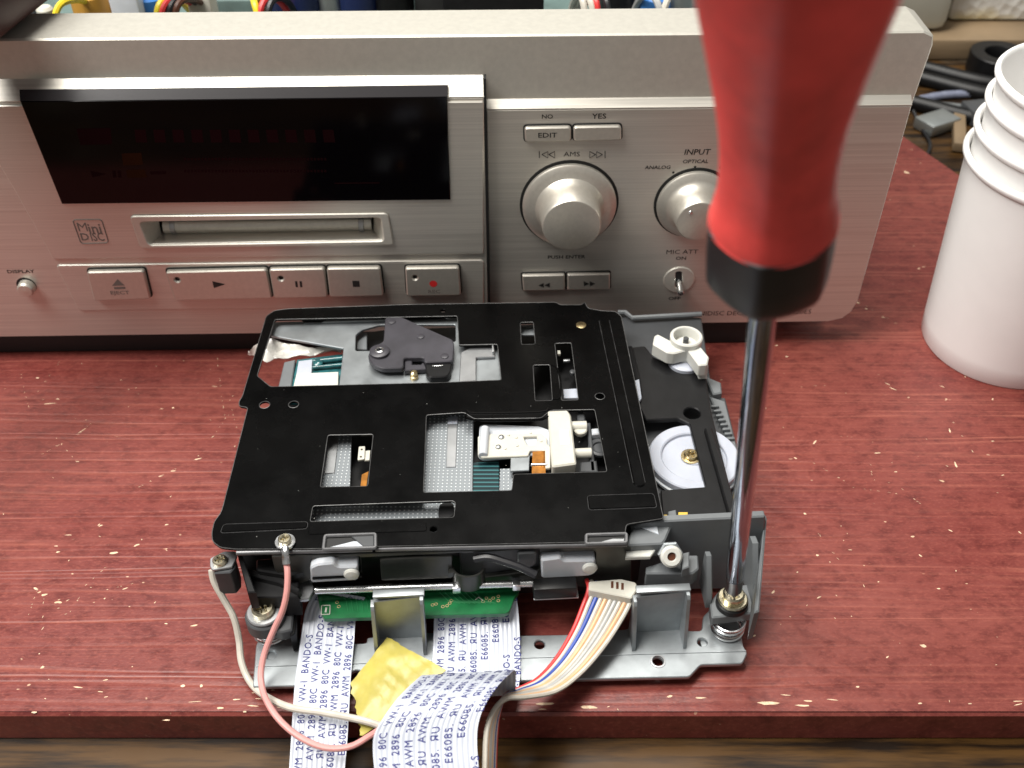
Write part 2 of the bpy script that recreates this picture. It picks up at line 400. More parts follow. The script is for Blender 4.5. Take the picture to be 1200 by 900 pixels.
def quilt_edit(nt, N, L, b, vec, noise, rng):
    v = N.new('ShaderNodeTexVoronoi'); v.inputs['Scale'].default_value = 190; L.new(vec, v.inputs['Vector'])
    bn = N.new('ShaderNodeBump'); bn.inputs['Strength'].default_value = .7; bn.inputs['Distance'].default_value = 1.2 * S
    L.new(v.outputs['Distance'], bn.inputs['Height']); L.new(bn.outputs[0], b.inputs['Normal'])
    sp = N.new('ShaderNodeSeparateXYZ'); L.new(vec, sp.inputs[0])
    s = math_(N, L, 'ADD', math_(N, L, 'MULTIPLY', sp.outputs[2], -60), math_(N, L, 'MULTIPLY', noise(30), 1.4))
    L.new(mixc(N, L, rng(s, 0, 1, .3, 1.0), (.72, .71, .67), (.72, .58, .20)), b.inputs['Base Color'])
mt['quilt'] = M('quilted_paper', (.7, .7, .66), .8, edit=quilt_edit)
mt['rod'] = M('dark_brown_wood', (.045, .012, .010), .5, var=(80, .3))

# ================================================================ THE SURFACE
G0 = Hz(0)
obj('table_top', slab2([(-1500, -300), (1500, -300), (1500, 1700), (-1500, 1700)], Hz(-12.5), 25, ch=2), mt['table'], kind='structure')
board = thing('red_board', 'red painted wooden work board with worn grain and chipped paint', 'board', (0, 300, -12))
YS = pz(150, 762, 0).y
obj('plank', slab2(rnd([(-420, 149.3), (328, 149.3), (185, 485), (-420, 485)], 1), G0, 12, ch=.9), mt['board'], board)
def fleck(x, y, l, wd, ang, h=.06, n=9):
    ca, sa = cos(ang), sin(ang); P = []
    for i in range(n):
        t = 2 * pi * i / n; k = random.uniform(.55, 1.15)
        a, b = l / 2 * k * cos(t), wd / 2 * random.uniform(.6, 1.2) * sin(t)
        P.append((x + a * ca - b * sa, y + a * sa + b * ca))
    if area2(P) < 0: P.reverse()
    return [Vector((p[0], p[1], h)) for p in P] + [Vector((x, y, h + .05))], [(i, (i + 1) % n, n) for i in range(n)]
FL = []
def fpx(u, v, l, wd, a=0): q = pz(u, v, 0); FL.append(fleck(q.x, q.y, l, wd, a))
for u, v, l, wd, a in [(1120, 545, 5.5, 1.1, 1.55), (1113, 505, 3.6, 1.0, 1.4), (1028, 531, 3.6, .8, .1), (955, 518, 4.2, .8, .9), (943, 602, 1.8, 1.1, -.6), (958, 651, 1.4, 1.2, 0),
        (1047, 456, 4, .7, -.7), (1104, 453, 3, .6, -.6), (1163, 468, 2.2, .8, 1.2), (1050, 553, 1.6, .7, 0), (1114, 622, 2.4, .6, -.5), (1195, 624, 2, .7, -1), (906, 694, 2.8, .8, .8),
        (1163, 517, 1.8, .7, 0), (1175, 557, 2, .5, .3), (133, 648, 4.0, 1.3, .15), (160, 639, 2.8, 1.2, .5), (116, 615, 1.8, .8, 1), (195, 615, 2.2, .7, .2), (68, 647, 2, .9, .4),
        (42, 690, 2.6, 1.6, -.6), (52, 697, 2.8, 1.2, .3), (50, 782, 1.9, 1.5, .4), (214, 804, 2.2, 1.4, -.3), (236, 804, 1.7, 1.3, -.9), (258, 830, 2.6, 1.1, 0), (124, 797, 2.4, .7, .2),
        (40, 835, 2.2, 1.0, 0), (287, 834, 1.5, .8, 0), (228, 733, 3.2, .8, .2), (195, 731, 1.7, .6, -.2), (146, 690, 2.5, .6, .5), (44, 443, 1.8, 1.2, 0), (58, 473, 6.5, .8, .1),
        (203, 478, 1.6, 1.2, .2), (232, 538, 3.6, .9, .4), (203, 552, 2.4, .7, .2), (188, 558, 2.2, .6, .2), (91, 541, 1.6, .7, 0), (96, 505, 5.0, .5, .9), (118, 616, 2, .8, .4),
        (80, 627, 3.4, .5, 0), (66, 640, 2, .7, 0), (195, 844, 3, .6, 0), (640, 825, 8, 1.5, .05), (690, 829, 9, 1.4, 0), (900, 824, 9, 1.8, 0), (940, 827, 6, 1.0, 0), (820, 818, 5, 1, 0),
        (884, 745, 1.6, .9, .5), (1082, 757, 3.2, 1.5, -.2), (1005, 805, 2, .8, 0), (1040, 770, 1.6, .7, .6), (960, 700, 2.4, .7, .5), (1100, 690, 1.8, .8, 0), (785, 816, 2.5, 1, .2),
        (910, 405, 1.8, 1.0, 0), (922, 418, 2.0, 1.0, .3), (1005, 355, 3, 1.2, -.4), (1015, 362, 2.2, 1, -.4), (1035, 372, 3, .7, -.5), (1062, 202, 5, 2.2, -.7), (1040, 450, 3.5, .6, -.8)]:
    fpx(u, v, l * .72, wd * .66, a)
for (u0, v0), (u1, v1), n in [((255, 410), (259, 455), 9), ((259, 455), (265, 500), 11), ((265, 490), (244, 520), 9), ((268, 465), (282, 520), 9), ((24, 435), (36, 485), 10), ((80, 410), (38, 468), 9),
        ((50, 532), (75, 518), 8), ((72, 520), (93, 545), 8), ((105, 498), (85, 515), 8), ((45, 690), (30, 730), 8), ((52, 700), (50, 740), 7), ((130, 690), (160, 683), 7), ((165, 570), (215, 545), 10),
        ((958, 545), (1000, 570), 9), ((1005, 572), (1060, 580), 9), ((1060, 575), (1090, 600), 7), ((955, 620), (990, 665), 7), ((1000, 350), (1060, 385), 10), ((985, 640), (1000, 610), 5), ((1020, 545), (1022, 560), 4),
        ((130, 660), (60, 720), 9), ((1120, 500), (1150, 545), 6), ((80, 720), (100, 690), 6), ((560, 845), (600, 842), 4)]:
    for i in range(max(3, int(n * .7))):
        t = (i + random.uniform(-.7, .7)) / max(3, int(n * .7)); u0 += random.uniform(-.7, .7); q = pz(u0 + (u1 - u0) * t, v0 + (v1 - v0) * t, 0); a = math.atan2(-(v1 - v0), (u1 - u0))
        FL.append(fleck(q.x, q.y, random.uniform(.4, 1.3), random.uniform(.10, .24), a + random.gauss(0, .25)))
for i in range(120):
    u, v = random.uniform(-40, 1240), random.uniform(395, 842)
    q = pz(u, v, 0)
    if q.y < 150.5: continue
    big = random.random() < .12
    FL.append(fleck(q.x, q.y, random.uniform(.4, .95) * (1.9 if big else 1), random.uniform(.14, .42) * (1.6 if big else 1), random.gauss(0, .7), n=7))
for i in range(26):
    q = pz(random.uniform(-20, 1220), random.uniform(805, 837), 0)
    if q.y > 150.4: FL.append(fleck(q.x, q.y, random.uniform(1, 4), random.uniform(.2, .6), random.gauss(0, .08), n=7))
obj('paint_chip', FL, mt['chip'], board, kind='stuff')

# ================================================================ THE DECK
deck = thing('audio_deck', 'champagne metal audio disc deck with black display and opened top', 'audio deck', (-90, 400, 0))
A, U = DK(0), DK(-2.7)          # right lower face, upper band
Lf, Lr, Lt = DK(2.6), DK(3.3), DK(2.2)      # left section: face, raised plate, button tray
XL, XR = -303.0, 126.0
def X(pl, u, v): return pl.px(u, v)
xs = Lf.px(569, 200)[0]                      # seam between left and right sections
zc = A.px(760, 127)[1]                       # top of the right lower face
zt = U.px(700, 40)[1]
# upper band with the flat ledge on top
obj('upper_band', slab2(rnd([(XL, zc - 2), (XR + 1.2, zc - 2), (XR + 2.6, zt - 4.5), (XR + 1.9, zt - 1.4), (XR - 1.2, zt), (XL, zt)], .1), U, 19, ch=.55), mt['satin'], deck)
zb = 11.5
obj('right_fascia', slab2([(xs + .5, zb), (XR - 9, zb), (XR - 4, zb + 1.4), (XR - 1.4, zb + 4.4), (XR, zb + 9), (XR, zc), (xs + .5, zc)], A, 12, ch=.35,
    holes=[circ(A.px(795.5, 327.5), 5.2)]), mt['brushed'], deck)
def wedge(x0, x1, pl, z0, d, hgt):           # sloped ledge that runs along the top of a fascia
    P = [(0, z0 + .02), (0, z0 + .3), (-d, z0 + hgt), (-d - 3, z0 + hgt), (-d - 3, z0 + .02)]
    V = [pl.at(x, z, h) for x in (x0, x1) for h, z in P]; n = 5
    return V, [tuple(range(n)), tuple(range(2 * n - 1, n - 1, -1))] + [(i, (i + 1) % n, n + (i + 1) % n, n + i) for i in range(n)]
obj('chamfer', wedge(xs + .5, XR, A, zc, 2.6, 2.4), mt['brushed'], deck)
zl = Lf.px(300, 117)[1]; zl2 = zl + 6.2
slot_hole = [(164, 259), (446, 254), (450, 281), (175, 286)]
z_hole = lambda pl: rnd([pl.px(*p) for p in slot_hole], 1.2)
disp = [(24, 118), (524, 112.5), (528, 233.5), (73, 238.5)]
obj('left_fascia', slab2([(XL, zb), (xs, zb), (xs, zl), (XL, zl)], Lf, 10, ch=.3, holes=[z_hole(Lf)]), mt['brushed'], deck)
obj('chamfer', wedge(XL, xs, Lf, zl, 6.4, 6.0), mt['brushed'], deck)
obj('seam', box(A.at(xs + .25, (zb + zl2) / 2, 1.0), (.9, 3.0, zl2 - zb), DX, DN, EZ, .05), mt['dark'], deck)
rp = slab([(-30, 130), (-12, 175), (15, 220), (62, 304), (567, 298), (567, 119), (-30, 124)], Lr, .9, holes=[slot_hole], ch=.35, r=.6, hr=1.2)
obj('raised_plate', rp, mt['brushed'], deck)
obj('button_tray', slab([(66, 309), (567, 303), (567, 356), (93, 362.5)], Lt, .5, ch=.3, r=1.5, h=.9), mt['brushed'], deck)
# display window
dp = [Lr.px(*p) for p in disp]
ztop = Lr.px(300, 113)[1]
d = thing_ = obj('display_window', [slab2(dp, Lr, 1.5, ch=.25, h=.5)], mt['glass'], deck)
P4 = [Lr.at(dp[0][0], dp[0][1], .3), Lr.at(dp[1][0], dp[1][1], .3), Lr.at(dp[1][0] + .2, dp[1][1] + 2.6, -2.1), Lr.at(dp[0][0] - .2, dp[0][1] + 2.6, -2.1)]
obj('window_bevel', (P4 + [p - Vector((0, -4, 2)) for p in P4], [(0, 1, 2, 3), (4, 7, 6, 5), (0, 4, 5, 1), (1, 5, 6, 2), (2, 6, 7, 3), (3, 7, 4, 0)]), M('smoked_edge', (.022, .020, .022), .22), d)
sg = []
for i in range(11): u = 158 + i * 22; sg.append(shape([(u, 151), (u + 13, 151), (u + 15, 166), (u + 2, 166)], Lr, .53))
for row, (v, n) in enumerate(((184, 42), (198, 42))):
    for i in range(n): u = 216 + i * 4; sg.append(shape([(u, v), (u + 2.6, v), (u + 2.8, v + 3), (u + .2, v + 3)], Lr, .53))
sg.append(shape([(106, 199), (125, 203), (109, 207)], Lr, .53)); sg += [shape([(u, 199), (u + 4, 199), (u + 5, 207), (u + 1, 207)], Lr, .53) for u in (132, 138)]
sg.append(shape([(392, 213), (445, 212.5), (445, 214), (392, 214.5)], Lr, .53)); sg.append(shape([(90, 150), (130, 149), (132, 168), (95, 169)], Lr, .53))
sg.append(shape([(176, 200), (195, 199.5), (195, 203), (177, 203.5)], Lr, .53))
obj('display_symbols', sg, mt['segment'], d)
obj('display_symbols', [shape([(148, 198), (170, 197.5), (173, 207), (150, 207.5)], Lr, .53), shape([(143, 179), (166, 178), (168, 192), (145, 193)], Lr, .53)], mt['segor'], d)
# disc slot: bezel, funnel, shutter
sb = obj('slot_bezel', slab([(152, 252), (455, 248.5), (462, 286), (165, 290)], Lr, .5, holes=[slot_hole], ch=.35, r=1.6, hr=1.4, h=.75), mt['satin'], deck)
a = z_hole(Lr); inn = rnd([DK(-3.2).px(*p) for p in [(186, 258.5), (438, 254.5), (438, 275), (190, 278.5)]], .6)
V = [Lr.at(x, z, .3) for x, z in a] + [Lr.at(x, z, -6.5) for x, z in inn]; n = len(a)
obj('slot_funnel', (V, [(i, (i + 1) % n, n + (i + 1) % n, n + i) for i in range(n)]), mt['satin'], sb)
x0, x1 = inn[0][0], inn[len(inn) // 2][0]; xa, xb = min(p[0] for p in inn), max(p[0] for p in inn); za, zz = min(p[1] for p in inn), max(p[1] for p in inn)
obj('slot_back', box(Lr.at((xa + xb) / 2, (za + zz) / 2, -12), (xb - xa + 8, 2, zz - za + 8), DX, DN, EZ, 0), mt['dark'], sb)
sh = obj('shutter', cyl(Lr.at(xa + 1.2, (za + zz) / 2 + .2, -8.2), Lr.at(xb - 1.0, (za + zz) / 2 + .2, -8.6), 2.75, 20), mt['satin'], sb)
obj('shutter_collar', cyl(Lr.at(xa + 3.6, (za + zz) / 2 + .2, -8.2), Lr.at(xa + 5.4, (za + zz) / 2 + .2, -8.2), 3.02, 20), mt['grey_steel'], sh)
obj('shutter_collar', cyl(Lr.at(xb - 5.4, (za + zz) / 2 + .2, -8.2), Lr.at(xb - 3.6, (za + zz) / 2 + .2, -8.2), 3.02, 20), mt['grey_steel'], sh)
# buttons
def button(name, q, pl, t, inks=(), led=None, r=1.1, inset=.25, label=None):
    P = [pl.px(*p) for p in q]
    obj('button_gap', slab2(rnd(offset(P if area2(P) > 0 else P[::-1], -.45), r + .3), pl, .4, ch=.02, h=.32), mt['dark'], deck)
    hl = [circ(pl.px(*led), .85, 14)] if led else []
    b = obj(name, slab2(rnd(P, r), pl, t + .5, hl, ch=.45, h=t), mt['button'], deck, label=label)
    if led: obj('indicator_hole', slab2(circ(pl.px(*led), .9, 14), pl, .3, ch=.02, h=t - .75), mt['dark'], b)
    for g, m in inks: obj('marking', g, m, b)
    return b
T = DK(3.1)
tb = 2.0
button('eject_button', [(103, 315), (170, 313.5), (178, 346.5), (112, 349)], T, tb, [([shape([(133, 331), (139.5, 323), (148, 330.5)], T, tb + .05), shape([(135, 332.5), (148.5, 332), (149, 334.5), (136, 335)], T, tb + .05),
    write('EJECT', T, 142.5, 339.5, 22, tb + .05, .8)], mt['inkgrey'])])
button('play_button', [(195, 315), (313.5, 312), (320, 346), (206, 348.5)], T, tb, [(shape([(250, 325.5), (265.5, 329), (252, 333.5)], T, tb + .05), mt['ink'])], (209, 324))
button('pause_button', [(316, 312), (381, 310.7), (385, 344.8), (322, 346)], T, tb, [([shape([(346.5, 325.5), (349.2, 325.5), (350.2, 332.5), (347.5, 332.5)], T, tb + .05), shape([(351.8, 325.5), (354.5, 325.5), (355.3, 332.5), (352.6, 332.5)], T, tb + .05)], mt['ink'])], (330, 322.5))
button('stop_button', [(383.3, 310.7), (446, 310), (450, 343), (387.3, 344.8)], T, tb, [(shape([(413.5, 325), (421.5, 325), (422.3, 332), (414.3, 332.2)], T, tb + .05), mt['ink'])])
button('record_button', [(475, 310.5), (538, 309.5), (540.5, 342.5), (477, 343.5)], T, tb, [(([T.at(*p, tb + .05) for p in circ(T.px(508, 328.5), 1.35, 20)], [tuple(range(20))]), mt['inkred']), (write('REC', T, 509, 337.5, 14, tb + .05, .8), mt['inkgrey'])], (486.5, 321.5))
button('edit_button', [(614.5, 147), (668.8, 146), (669, 163), (615, 164.5)], A, 1.6, [(write('EDIT', A, 641.5, 155.5, 22, 1.66, .8), mt['ink'])])
button('yes_button', [(671.8, 146), (727.5, 145), (727.8, 162), (671.8, 163)], A, 1.6)
button('rewind_button', [(611.5, 320), (661.5, 319), (662, 337.5), (613, 338.5)], A, 1.5, [([shape([(637, 328.5), (630.5, 331.5), (637, 334)], A, 1.56), shape([(644, 328.3), (637.5, 331.3), (644, 333.8)], A, 1.56)], mt['ink'])], r=.6)
button('forward_button', [(664.5, 319), (714.5, 318), (714.5, 336.5), (664.5, 337.5)], A, 1.5, [([shape([(683.5, 326.5), (690.5, 329.5), (684, 332.5)], A, 1.56), shape([(690.5, 326.5), (697.5, 329.5), (691, 332.5)], A, 1.56)], mt['ink'])], r=.6)
dc = A.px(32.5, 336); dsp = Lf.px(32.5, 335)
obj('display_button', lathe([(2.9, 0), (2.9, 2.2), (2.3, 2.9), (0, 3.1)], Lf.at(*dsp, .2), DN, 24), mt['button'], deck)
obj('button_gap', slab2(circ(Lf.px(31, 334.5), 3.4), Lf, .3, ch=.02, h=.06), mt['dark'], deck)
# knobs
def knob(c, R, r, L, dot=None):
    o = A.at(*A.px(*c), 0)
    obj('knob_gap', lathe([(R + .9, 0), (R + .9, .15), (0, .15)], o, DN, 48), mt['dark'], deck)
    prof = [(R - .3, .2), (R, .5), (R, 1.6), (R - .5, 2.1), (R - 2.4, 2.5), (r + 1.9, 3.1), (r + 1.0, 4.4), (r + .5, 6.4), (r + .15, L - .7), (r - .25, L - .15), (r - .7, L), (0, L)]
    k = obj('control_knob', lathe(prof, o, DN, 64), mt['button'], deck)
    if dot: obj('pointer_dot', lathe([(.75, 0), (.6, .25), (0, .35)], o + DN * (L - .05) + DX * dot[0] + EZ * dot[1], DN, 14), mt['steel'], k)
    return k
knob((667, 239), 15.7, 9.6, 13.5)
knob((813, 238), 12.6, 7.4, 11.5, (-3.2, 3.6))
# toggle
tg = obj('toggle_bezel', slab2(circ(A.px(795.5, 327.5), 5.6, 32), A, .6, [rnd([A.px(*p) for p in [(791.5, 318), (799, 317.5), (799.5, 336.5), (791.5, 337)]], .9)], ch=.3, h=.45), mt['satin'], deck)
c = A.px(795.5, 327.5)
obj('toggle_well', lathe([(0, -6), (5.0, -6), (5.0, 0)], A.at(*c), DN, 24), mt['dark'], tg)
obj('toggle_lever', tube([A.at(c[0], c[1] + .5, -5), A.at(c[0] + .1, c[1] - .8, 0), A.at(c[0] + .2, c[1] - 2.2, 4.0), A.at(c[0] + .2, c[1] - 2.5, 5.2)], lambda t: .7 + .55 * t if t < .9 else 1.0, 14, 5), mt['steel'], tg)
# printing on the face
W = lambda *a, **k: write(*a, **k)
pr = [W('NO', A, 641.5, 136.5, 13, aspect=.85), W('YES', A, 702, 136, 17, aspect=.85), W('AMS', A, 670, 180.5, 19, aspect=.85), W('INPUT', A, 817, 178, 30, aspect=.95, slant=.12), W('OPTICAL', A, 815, 189, 30, aspect=.9, slant=.1),
      W('ANALOG', A, 770.5, 196, 30, aspect=.9, slant=.1), W('COAXIAL', A, 860, 196, 34, aspect=.9, slant=.1), W('MIC ATT', A, 799.5, 295, 37, aspect=.85), W('ON', A, 798, 302.5, 12, aspect=.8), W('OFF', A, 790.5, 349.5, 14, aspect=.8),
      W('PUSH ENTER', A, 664, 301, 44, aspect=.85), W('MINIDISC DECK', A, 843, 367, 66, aspect=.95), W('MDS-JA20ES', A, 926, 366, 49, aspect=.95)]
for u0, s in ((632, 1), (709, -1)):
    for k in range(2):
        q = [(u0 + s * (3 + 8 * k), 181), (u0 + s * (10 + 8 * k), 177.5), (u0 + s * (10 + 8 * k), 185)]
        pp = [A.at(*A.px(*p), .08) for p in q]; pr.append(tube(pp + [pp[0]], .13, 5, 0))
    pr.append(tube([A.at(*A.px(u0, 177), .08), A.at(*A.px(u0, 185), .08)], .13, 5, 0))
for q in ((789, 202), (814.5, 195.5), (838.5, 201.5)): pr.append(([A.at(*p, .06) for p in circ(A.px(*q), .42, 10)], [tuple(range(10))]))
for g in pr: obj('panel_lettering', g, mt['ink'], deck)
obj('panel_lettering', W('DISPLAY', Lf, 24.5, 318, 32, aspect=.75), mt['ink'], deck)
# disc-format emblem
lq = rnd([Lr.px(*p) for p in [(85, 257.5), (119, 257), (127.5, 284.5), (95, 285.5)]], 1.2)
em = tube([Lr.at(x, z, .08) for x, z in lq + lq[:1]], .16, 5, 0)
lg = [W('M', Lr, 96.5, 266, 11, bold=0), W('D', Lr, 99.5, 277.5, 9.5, bold=.02), W('ini', Lr, 111, 268, 15, height=3.8), W('ISC', Lr, 114, 277.5, 15.5, height=3.4)]
obj('disc_emblem', [em] + lg, mt['inkgrey'], deck)
# body: open steel tray behind the fascia, with what shows over the ledge
yb = 24
def dkp(x, y, z): return A.at(x, z, -y)
def dbox(x0, x1, y0, y1, z0, z1, ch=.3): return box(dkp((x0 + x1) / 2, (y0 + y1) / 2, (z0 + z1) / 2), (x1 - x0, y1 - y0, z1 - z0), DX, -DN, EZ, ch)
obj('chassis_tray', [dbox(XL + 2, XR - 8, 12.2, 290, 12, 14), dbox(XL + 2, XL + 4, 22, 290, 14.1, 112), dbox(XR - 10, XR - 8, 22, 290, 14.1, 112), dbox(XL + 4.1, XR - 10.1, 288, 290, 14.1, 112)], mt['chassis'], deck)
obj('under_deck_shade', dbox(XL + 6, XR - 34, 2.2, 4.4, .3, 11.2, .2), mt['dark'], deck)  # added black strip that stands in for the shadow under the deck front
for fx in (-265, 80):
    for fy in (40, 250): obj('foot', lathe([(17, 0), (19, 2), (18, 11.8), (0, 11.8)], dkp(fx, fy, 0), EZ, 28), mt['blackpl'], deck)
obj('circuit_board', dbox(-290, 100, 60, 280, 24, 25.6), mt['pcbgrey'], deck)
def cap(x, y, z1, r, m):
    k = obj('capacitor', lathe([(r - .6, 25.7), (r, 27), (r, z1 - 1), (r - .8, z1), (0, z1 - .4)], dkp(x, y, 0), EZ, 24), mt[m], deck)
def ix(u, y, z): r = ray(u, 6); t = (301.1 + y) / r.y; return r.x * t       # x of a thing at that depth that shows at pixel column u
for u, y, z, r, m in ((118, 105, 96, 7.5, 'capor'), (146, 110, 92, 5, 'capblue'), (186, 112, 92, 6.5, 'capblue'), (62, 100, 92, 3.2, 'ivory'), (340, 120, 92, 6, 'capnavy'), (362, 118, 94, 8, 'capnavy'), (395, 118, 92, 5, 'chassis'),
        (430, 120, 95, 9, 'capnavy'), (470, 118, 93, 8, 'blackpl'), (775, 105, 93, 6, 'capblue'), (800, 112, 94, 6, 'chassis'), (735, 120, 94, 9, 'blackpl')):
    cap(ix(u, y, z), y, z, r, m)
for u, y, z, wd, m in ((160, 104, 97, 11, 'milky'), (246, 106, 95, 9, 'ivory'), (585, 112, 94, 40, 'blackpl'), (520, 120, 93, 18, 'dark'), (40, 125, 86, 12, 'dkgreypl'), (280, 140, 80, 24, 'pcbgrey')):
    x = ix(u, y, z); obj('connector_block', dbox(x - wd / 2, x + wd / 2, y - 5, y + 6, 25.7, z, .8), mt[m], deck)
def inwire(u, y, m, dx, r=1.1):
    x = ix(u, y, 95); obj('inner_wire', tube([dkp(x - dx, y + 40, 40), dkp(x - dx * .5, y + 22, 84), dkp(x, y, 99), dkp(x + dx * .6, y - 8, 92), dkp(x + dx, y - 12, 60), dkp(x + dx, y - 12, 25)], r, 8), mt[m], deck)
for u, m, dx in ((92, 'wyellow', -8), (204, 'wyellow', -5), (212, 'wred', -7), (219, 'wblack', -6), (226, 'wbrown', -6), (306, 'wyellow', 4), (322, 'wred', -5), (331, 'wblack', -5), (685, 'wwhite', 3), (700, 'wred', 3), (693, 'wwhite', 4), (768, 'wgrey', 6), (790, 'wwhite', -6), (712, 'wblack', 3)):
    inwire(u, 88, m, dx, 1.3)

# ================================================================ THE DISC MECHANISM
mech = thing('disc_mechanism', 'black topped disc drive mechanism on a zinc bracket taken out of the deck', 'disc mechanism', pz(520, 640, 0))
def mo(name, g, m, par=None, **k): return obj(name, g, mt[m], par if par is not None else mech, **k)
PZ = Hz(35)
# --- black top plate with all its openings
outline = [(312, 370), (322, 363.5), (338, 361.5), (480, 356.5), (645, 354), (652, 354), (656, 357), (682, 357), (685, 353.5), (689, 361), (706, 364), (721, 364.5), (728, 370),
           (776, 600), (778, 607), (734, 614), (731, 634), (440, 640), (395, 642), (345, 643), (275, 643), (258, 641), (249, 634), (248, 624), (251, 611), (259, 600), (262, 590), (290.5, 477), (280, 475.5), (280, 470), (284, 464)]
hA = [(322, 374), (536, 370), (538, 404), (583, 403), (587.5, 445), (520, 448), (317, 453), (301, 440)]
hB = [(609.5, 377.5), (625, 377), (627.5, 403), (611, 403.5)]
hC = [(650, 402), (669.5, 401.5), (678, 468.5), (658, 469)]
hD = [(624.5, 427.5), (644.5, 427), (647.5, 469), (627, 469.5)]
hE = [(384, 509.5), (437.5, 508.5), (431, 569.5), (375, 570.5)]
hF = [(366.5, 592.5), (531, 586.5), (534, 589), (532, 606), (363, 611)]
hG = [(499.5, 486), (544, 483), (556, 490.5), (634, 489.5), (645, 480.5), (697, 479.5), (711.5, 552.5), (602, 555.5), (600, 574.5), (496, 577)]
top = mo('top_plate', slab(outline, PZ, .9, [hA, hB, hC, hD, hE, hF, hG, ('c', 310, 474, 1.6), ('c', 344, 473.5, 1.55), ('c', 703, 464, 1.5), ('c', 519, 364, .85), ('c', 508, 620, .9)], ch=.22, r=1.0, hr=.8), 'plate')
for k_, q_ in enumerate([outline, hA, hB, hC, hD, hE, hF, hG]):
    pp_ = rnd([PZ.px(*p) for p in q_], 1.0 if k_ == 0 else .8); mo('edge_highlight', tube([PZ.at(x, y, -.16) for x, y in pp_], .13, 5, 0, closed=True), 'edge', top)
for k_, (u_, v_, r_) in enumerate([(310, 474, 1.6), (344, 473.5, 1.55), (703, 464, 1.5)]): mo('edge_highlight', tube([PZ.at(*p, -.16) for p in circ(PZ.px(u_, v_), r_, 20)], .12, 5, 0, closed=True), 'edge', top)
DU = []
for k_ in range(34):
    q_ = PZ.pt(random.uniform(300, 760), random.uniform(450, 632)); DU.append(fleck(q_.x, q_.y, random.uniform(.12, .34), random.uniform(.08, .2), random.uniform(0, 3), 35.02, 6))
def rim(q, r=.42, n=5, h=-.18, sm=1.0, pl=PZ):       # wire-like rim along a closed outline
    pp = rnd([pl.px(*p) for p in q], sm); return tube([pl.at(x, y, h) for x, y in pp], r, 6, 0, closed=True)
def emboss(q, sm=1.0, hgt=.35): return slab(q, PZ, hgt + .3, ch=hgt, r=sm, h=hgt)
def pill(px0, px1, r, hgt=.42, pl=PZ):               # long pressed rib
    a, b = Vector(pl.px(*px0)), Vector(pl.px(*px1)); d = (b - a).normalized(); nrm_ = Vector((-d.y, d.x)); P = []
    for i in range(13): t = -pi / 2 + pi * i / 12; P.append(b + d * (r * cos(t)) + nrm_ * (r * sin(t)))
    for i in range(13): t = pi / 2 + pi * i / 12; P.append(a + d * (r * cos(t)) + nrm_ * (r * sin(t)))
    return slab2([tuple(p) for p in P], pl, hgt + .3, ch=hgt, h=hgt)
mo('pressed_bead', pill((708, 376), (749, 566), 1.7), 'plate', top)
mo('pressed_bead', emboss([(688, 581), (766, 578.5), (770, 595), (690, 598)]), 'plate', top); mo('bead_highlight', rim([(688, 581), (766, 578.5), (770, 595), (690, 598)], .11, h=.05), 'bead2', top)
mo('pressed_bead', emboss([(262, 614.5), (361, 611.5), (360, 620), (258, 625)]), 'plate', top); mo('bead_highlight', rim([(262, 614.5), (361, 611.5), (360, 620), (258, 625)], .11, h=.05), 'bead2', top)
mo('pressed_bead', emboss([(362, 617), (500, 612.5), (500, 623), (361, 627)], .6, .2), 'plate', top)
mo('pressed_bead', tube([PZ.pt(*p, .05) for p in [(548, 481.5), (558, 484.5), (632, 483), (642, 478.5)]], .35, 6, 3), 'bead', top)
mo('pressed_bead', tube([PZ.pt(*p, -.3) for p in [(546, 485), (556, 491.5), (634, 490.5), (646, 481.5)]], .45, 6, 3), 'plate', top)
a_, b_ = Vector(PZ.px(708, 376)), Vector(PZ.px(749, 566)); d_ = (b_ - a_).normalized(); n_ = Vector((-d_.y, d_.x))
for k_ in (-1, 1): mo('bead_highlight', tube([PZ.at(*(a_ + n_ * 1.72 * k_), .04), PZ.at(*(b_ + n_ * 1.72 * k_), .04)], .12, 6, 0), 'bead2', top)
mo('rivet', lathe([(1.7, 0), (1.7, .12), (1.3, .22), (0, .24)], PZ.pt(681, 381), EZ, 24), 'brass', top)
mo('raised_tab', tube([PZ.pt(*p, .05) for p in [(646, 428), (653, 432), (657, 448), (656, 466), (648, 468)]], .3, 6, 3), 'plate', top)
# rolled front lip of the plate
WP = Fw(500, 641, 35, -.2)
mo('front_lip', cyl(Hz(33.6).pt(277, 648), Hz(33.6).pt(437, 643.5) , .75, 14), 'lip', top)
mo('front_lip', cyl(Hz(33.6).pt(440, 643.5), Hz(33.6).pt(735, 637.5), .75, 14), 'lip', top)
for q in ([(381, 628), (440, 626), (440, 642), (379, 644)], [(687, 627), (734, 625.5), (734, 636), (687, 637.5)]):
    mo('clip_frame', rim(q, .5, h=0, sm=.5, pl=Hz(35.5)), 'lip', top); mo('clip_well', slab(q, Hz(35.12), .2, ch=.03), 'dark', top)
mo('clip_tongue', slab([(387, 641), (414, 634), (424, 634), (433, 640)], Hz(35.5), .5, ch=.1), 'milky', top)
mo('clip_tongue', slab([(412, 628.5), (438, 627.5), (438, 640), (426, 640)], Hz(35.8), .6, ch=.15), 'dkgreypl', top)
mo('clip_tongue', slab([(700, 636), (718, 631), (732, 631), (731, 635.5)], Hz(35.5), .5, ch=.1), 'grey_steel', top)
# --- inner body
mo('body', slab([(408, 420), (408, 392), (452, 386), (722, 376), (776, 610), (740, 650), (322, 652), (318, 640), (333, 478), (345, 470), (400, 466)], Hz(25), 17, ch=.3, r=2), 'blackpl')
